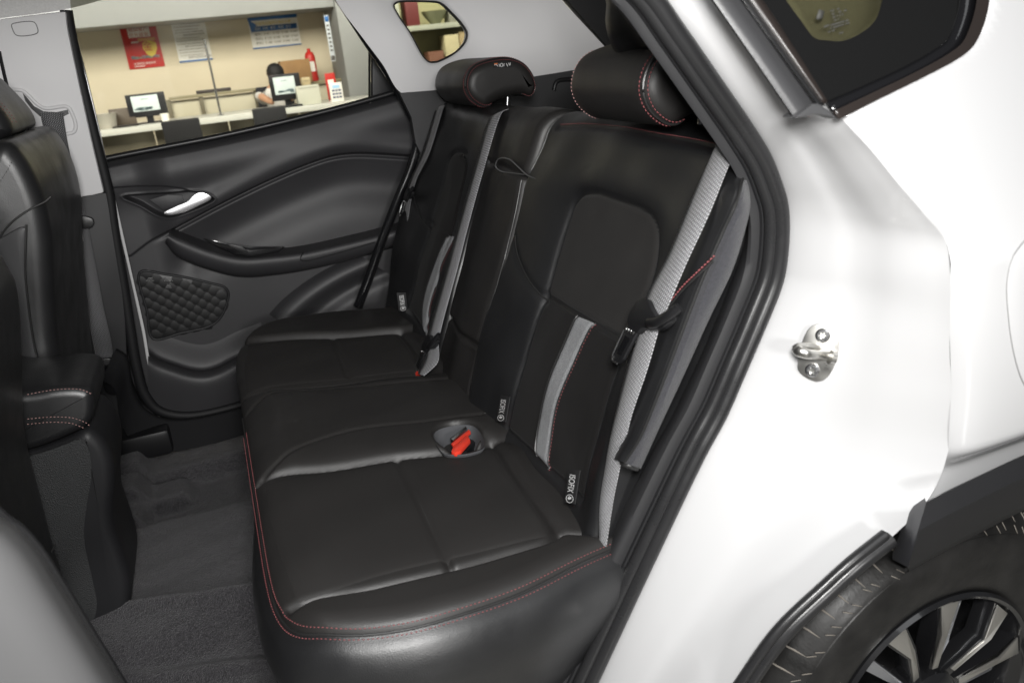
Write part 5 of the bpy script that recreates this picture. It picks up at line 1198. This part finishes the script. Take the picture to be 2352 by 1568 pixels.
box('case', (cx_, YDK + .08, DZ + h_ / 2 + .0005), (w_, .07, h_), WHT, tm, .008); box('display', (cx_, YDK + .043, DZ + h_ * .80), (w_ * .55, .004, h_ * .16), smat('terminal_lcd', (150, 190, 220), rough=.2, emit=(*lin((150, 190, 220)), .5)), tm, 0)
for i in range(3):
    for j in range(3): box('key', (cx_ + (j - 1) * w_ * .26, YDK + .043, DZ + h_ * (.60 - .18 * i)), (w_ * .2, .005, h_ * .09), smat('terminal_key', (70, 76, 110), rough=.5), tm, 0)
sb = Y(676, 165, YDK + .62)
rows_ = np.array([[(sb[0] + r * math.cos(a), YDK + .62 + r * math.sin(a), DZ + z_) for a in np.linspace(0, 6.283, 20, endpoint=False)] for r, z_ in ((.001, .001), (.035, .001), (.036, .16), (.012, .185), (.012, .22), (.006, .22), (.006, .25), (.018, .25), (.018, .262), (.001, .263))])
tag(grid('pump_bottle', rows_, WHT, cv=True), 'white pump bottle behind the right monitor', 'bottle')
kb = Y(650, 238, YDK + .1); tag(box('keyboard', (kb[0], YDK + .13, DZ + .0105), (.42, .13, .02), smat('keyboard_black', (30, 30, 32), rough=.5), None, .004), 'black keyboard on the counter under the right monitor', 'keyboard')
# seated person behind the right monitor
per = Y(628, 230, YDK + 1.0)
pm = bpy.data.meshes.new('person'); px_ = Y(632, 175, YDK + 1.0)
hx, hz_ = px_[0], px_[2]; yb0 = YDK + 1.05
J = [(hx - .02, yb0, .50), (hx - .03, yb0, .74), (hx - .04, yb0 - .01, .95), (hx - .03, yb0 - .02, hz_ - .17), (hx, yb0 - .03, hz_ - .07), (hx + .01, yb0 - .05, hz_ + .02), (hx - .19, yb0 - .01, hz_ - .27), (hx - .25, yb0 - .12, .98), (hx - .14, yb0 - .34, .90), (hx + .15, yb0 - .02, hz_ - .27), (hx + .2, yb0 - .12, .98), (hx + .1, yb0 - .32, .90), (hx - .11, yb0 - .40, .885), (hx + .07, yb0 - .38, .885), (hx + .01, yb0 - .05, hz_ + .06),
     (hx - .10, yb0 - .02, .50), (hx - .12, yb0 - .42, .48), (hx - .12, yb0 - .40, .05), (hx + .08, yb0 - .02, .50), (hx + .10, yb0 - .42, .48), (hx + .10, yb0 - .40, .05)]
E_ = [(0, 1), (1, 2), (2, 3), (3, 4), (4, 5), (5, 14), (3, 6), (6, 7), (7, 8), (8, 12), (3, 9), (9, 10), (10, 11), (11, 13), (0, 15), (15, 16), (16, 17), (0, 18), (18, 19), (19, 20)]
rad = [.13, .13, .14, .10, .055, .085, .07, .05, .038, .07, .05, .038, .03, .03, .075, .08, .065, .045, .08, .065, .045]
pm.from_pydata(J, E_, []); po = bpy.data.objects.new('person', pm); COL.objects.link(po)
po.modifiers.new('skin', 'SKIN'); 
for i, sv in enumerate(pm.skin_vertices[0].data): sv.radius = (rad[i], rad[i]); sv.use_root = (i == 0)
sbm_ = po.modifiers.new('sub', 'SUBSURF'); sbm_.levels = 2; sbm_.render_levels = 2
sm_ = smat('person_clothing', (214, 212, 206), rough=.8)
nt = sm_.node_tree; tcx = nt.nodes.new('ShaderNodeTexCoord'); sep = nt.nodes.new('ShaderNodeSeparateXYZ'); nt.links.new(tcx.outputs['Object'], sep.inputs[0])
def step(outp, thr):
    m_ = nt.nodes.new('ShaderNodeMath'); m_.operation = 'GREATER_THAN'; m_.inputs[1].default_value = thr; nt.links.new(outp, m_.inputs[0]); return m_
shead = step(sep.outputs['Z'], hz_ - .13); sarm = step(sep.outputs['Z'], .62)
mx1 = nt.nodes.new('ShaderNodeMixRGB'); mx1.inputs[1].default_value = (*lin((40, 42, 52)), 1); mx1.inputs[2].default_value = (*lin((214, 212, 206)), 1); nt.links.new(sarm.outputs[0], mx1.inputs[0])
mx2 = nt.nodes.new('ShaderNodeMixRGB'); mx2.inputs[2].default_value = (*lin((196, 150, 118)), 1); nt.links.new(mx1.outputs[0], mx2.inputs[1]); nt.links.new(shead.outputs[0], mx2.inputs[0])
ya = nt.nodes.new('ShaderNodeMath'); ya.operation = 'LESS_THAN'; ya.inputs[1].default_value = yb0 - .20; nt.links.new(sep.outputs['Y'], ya.inputs[0])
yz = nt.nodes.new('ShaderNodeMath'); yz.operation = 'MULTIPLY'; nt.links.new(ya.outputs[0], yz.inputs[0]); nt.links.new(sarm.outputs[0], yz.inputs[1])
mx3 = nt.nodes.new('ShaderNodeMixRGB'); mx3.inputs[2].default_value = (*lin((196, 150, 118)), 1); nt.links.new(mx2.outputs[0], mx3.inputs[1]); nt.links.new(yz.outputs[0], mx3.inputs[0])
nt.links.new(mx3.outputs[0], nt.nodes['Principled BSDF'].inputs['Base Color'])
pm.materials.append(sm_); tag(po, 'person in white shirt with black hair, seated behind the right monitor', 'person')
rows_ = np.array([[(hx + .01 + .105 * math.cos(b) * math.cos(a), yb0 - .035 + .115 * math.cos(b) * math.sin(a), hz_ + .035 + .115 * math.sin(b)) for a in np.linspace(0, 6.283, 24, endpoint=False)] for b in np.linspace(-.25, 1.56, 9)])
hair = grid('hair', rows_, smat('black_hair', (22, 20, 20), rough=.6, bump=[('n', 90, .8, .01)]), None, cv=True); hair.parent = po
st_l = empty('office_chair', (hx - .02, yb0, 0), 'dark office chair under the seated person', 'chair')
box('seat', (hx - .01, yb0 - .05, .375), (.5, .5, .06), smat('office_chair_fabric', (34, 34, 38), rough=.8), st_l, .02); tube('column', [(hx, yb0, .345), (hx, yb0, .03)], .03, STEEL, st_l, 12); box('foot', (hx, yb0, .0155), (.5, .5, .03), PLASTX, st_l, .01)
box('backrest', (hx - .02, yb0 + .24, .78), (.44, .05, .55), smat('office_chair_back', (36, 36, 42), rough=.8), st_l, .02)
# shelving seen through the far quarter window
x0, x1, z0, z1 = rb(915, 0, 1090, 150, 8.6)
she = empty('shelving', ((x0 + x1) / 2, 8.8, 0), 'pale shelving unit seen through the small far quarter window', 'shelf')
shm = smat('shelf_pale', (140, 143, 126), rough=.6); zs1 = Y(990, 62, 8.6)[2]
x1 = x1 + 1.2
box('back_panel', ((x0 + x1) / 2, 9.05, 1.2), (x1 - x0, .03, 2.4), smat('shelf_back', (150, 147, 106), rough=.7), she, .002)
for zz in (.06, .55, zs1, 2.38): box('shelf_board', ((x0 + x1) / 2, 8.82, zz), (x1 - x0, .44, .05), shm, she, .003)
for xx in (x0 + .02, (x0 + x1) / 2 - .1, x1 - .02): box('upright', (xx, 8.82, 1.2), (.04, .46, 2.4), shm, she, .003)
zt_ = zs1 + .025
for px0, px1, hgt, nm, lab, c in ((932, 962, .26, 'red_box', 'dark red box on the upper shelf behind the quarter window', (84, 26, 22)), (1030, 1062, .12, 'grey_carton', 'small grey carton on the upper shelf right of the bowl', (110, 110, 96))):
    a_ = Y(px0, 50, 8.7)[0]; b_ = Y(px1, 50, 8.7)[0]
    rootb = empty(nm, ((a_ + b_) / 2, 8.75, zt_), lab, 'box'); box('carton', ((a_ + b_) / 2, 8.75, zt_ + hgt / 2 + .001), (b_ - a_, .2, hgt), smat(nm + '_card', c, rough=.6), rootb, .004); box('lid', ((a_ + b_) / 2, 8.75, zt_ + hgt + .006), (b_ - a_ + .008, .208, .012), smat(nm + '_lid', tuple(v * .8 for v in c), rough=.6), rootb, .002)
a_ = Y(1003, 50, 8.7)[0]
tag(grid('glass_bowl', np.array([[(a_ + r * math.cos(t_), 8.75 + r * math.sin(t_), zt_ + z_) for t_ in np.linspace(0, 6.283, 24, endpoint=False)] for r, z_ in ((.001, .001), (.05, .001), (.12, .09), (.14, .13), (.13, .13), (.045, .012))]), smat('bowl_olive', (110, 112, 84), rough=.15), cv=True), 'olive bowl on the upper shelf behind the quarter window', 'bowl')
for px0, px1, hgt, yy, nm, lab, c in ((978, 1012, .16, 8.75, 'brown_carton', 'brown carton low in the quarter window view', (98, 62, 42)), (1018, 1050, .34, 8.75, 'cream_carton', 'cream carton low in the quarter window view', (160, 152, 116)), (1052, 1080, .40, 8.75, 'tan_carton', 'tan carton at the right of the quarter window view', (136, 120, 84))):
    a_ = Y(px0, 120, yy)[0]; b_ = Y(px1, 120, yy)[0]
    hgt = Y(1000, {'brown_carton': 118, 'cream_carton': 84, 'tan_carton': 80}[nm], yy)[2] - .576
    rootb = empty(nm, ((a_ + b_) / 2, yy, .576), lab, 'box'); box('carton', ((a_ + b_) / 2, yy, .576 + hgt / 2), (b_ - a_, .22, hgt), smat(nm + '_card', c, rough=.7), rootb, .004); box('tape', ((a_ + b_) / 2, yy, .576 + hgt + .001), (.04, .222, .002), smat(nm + '_tape', tuple(min(255, v * 1.1) for v in c), rough=.4), rootb, 0)
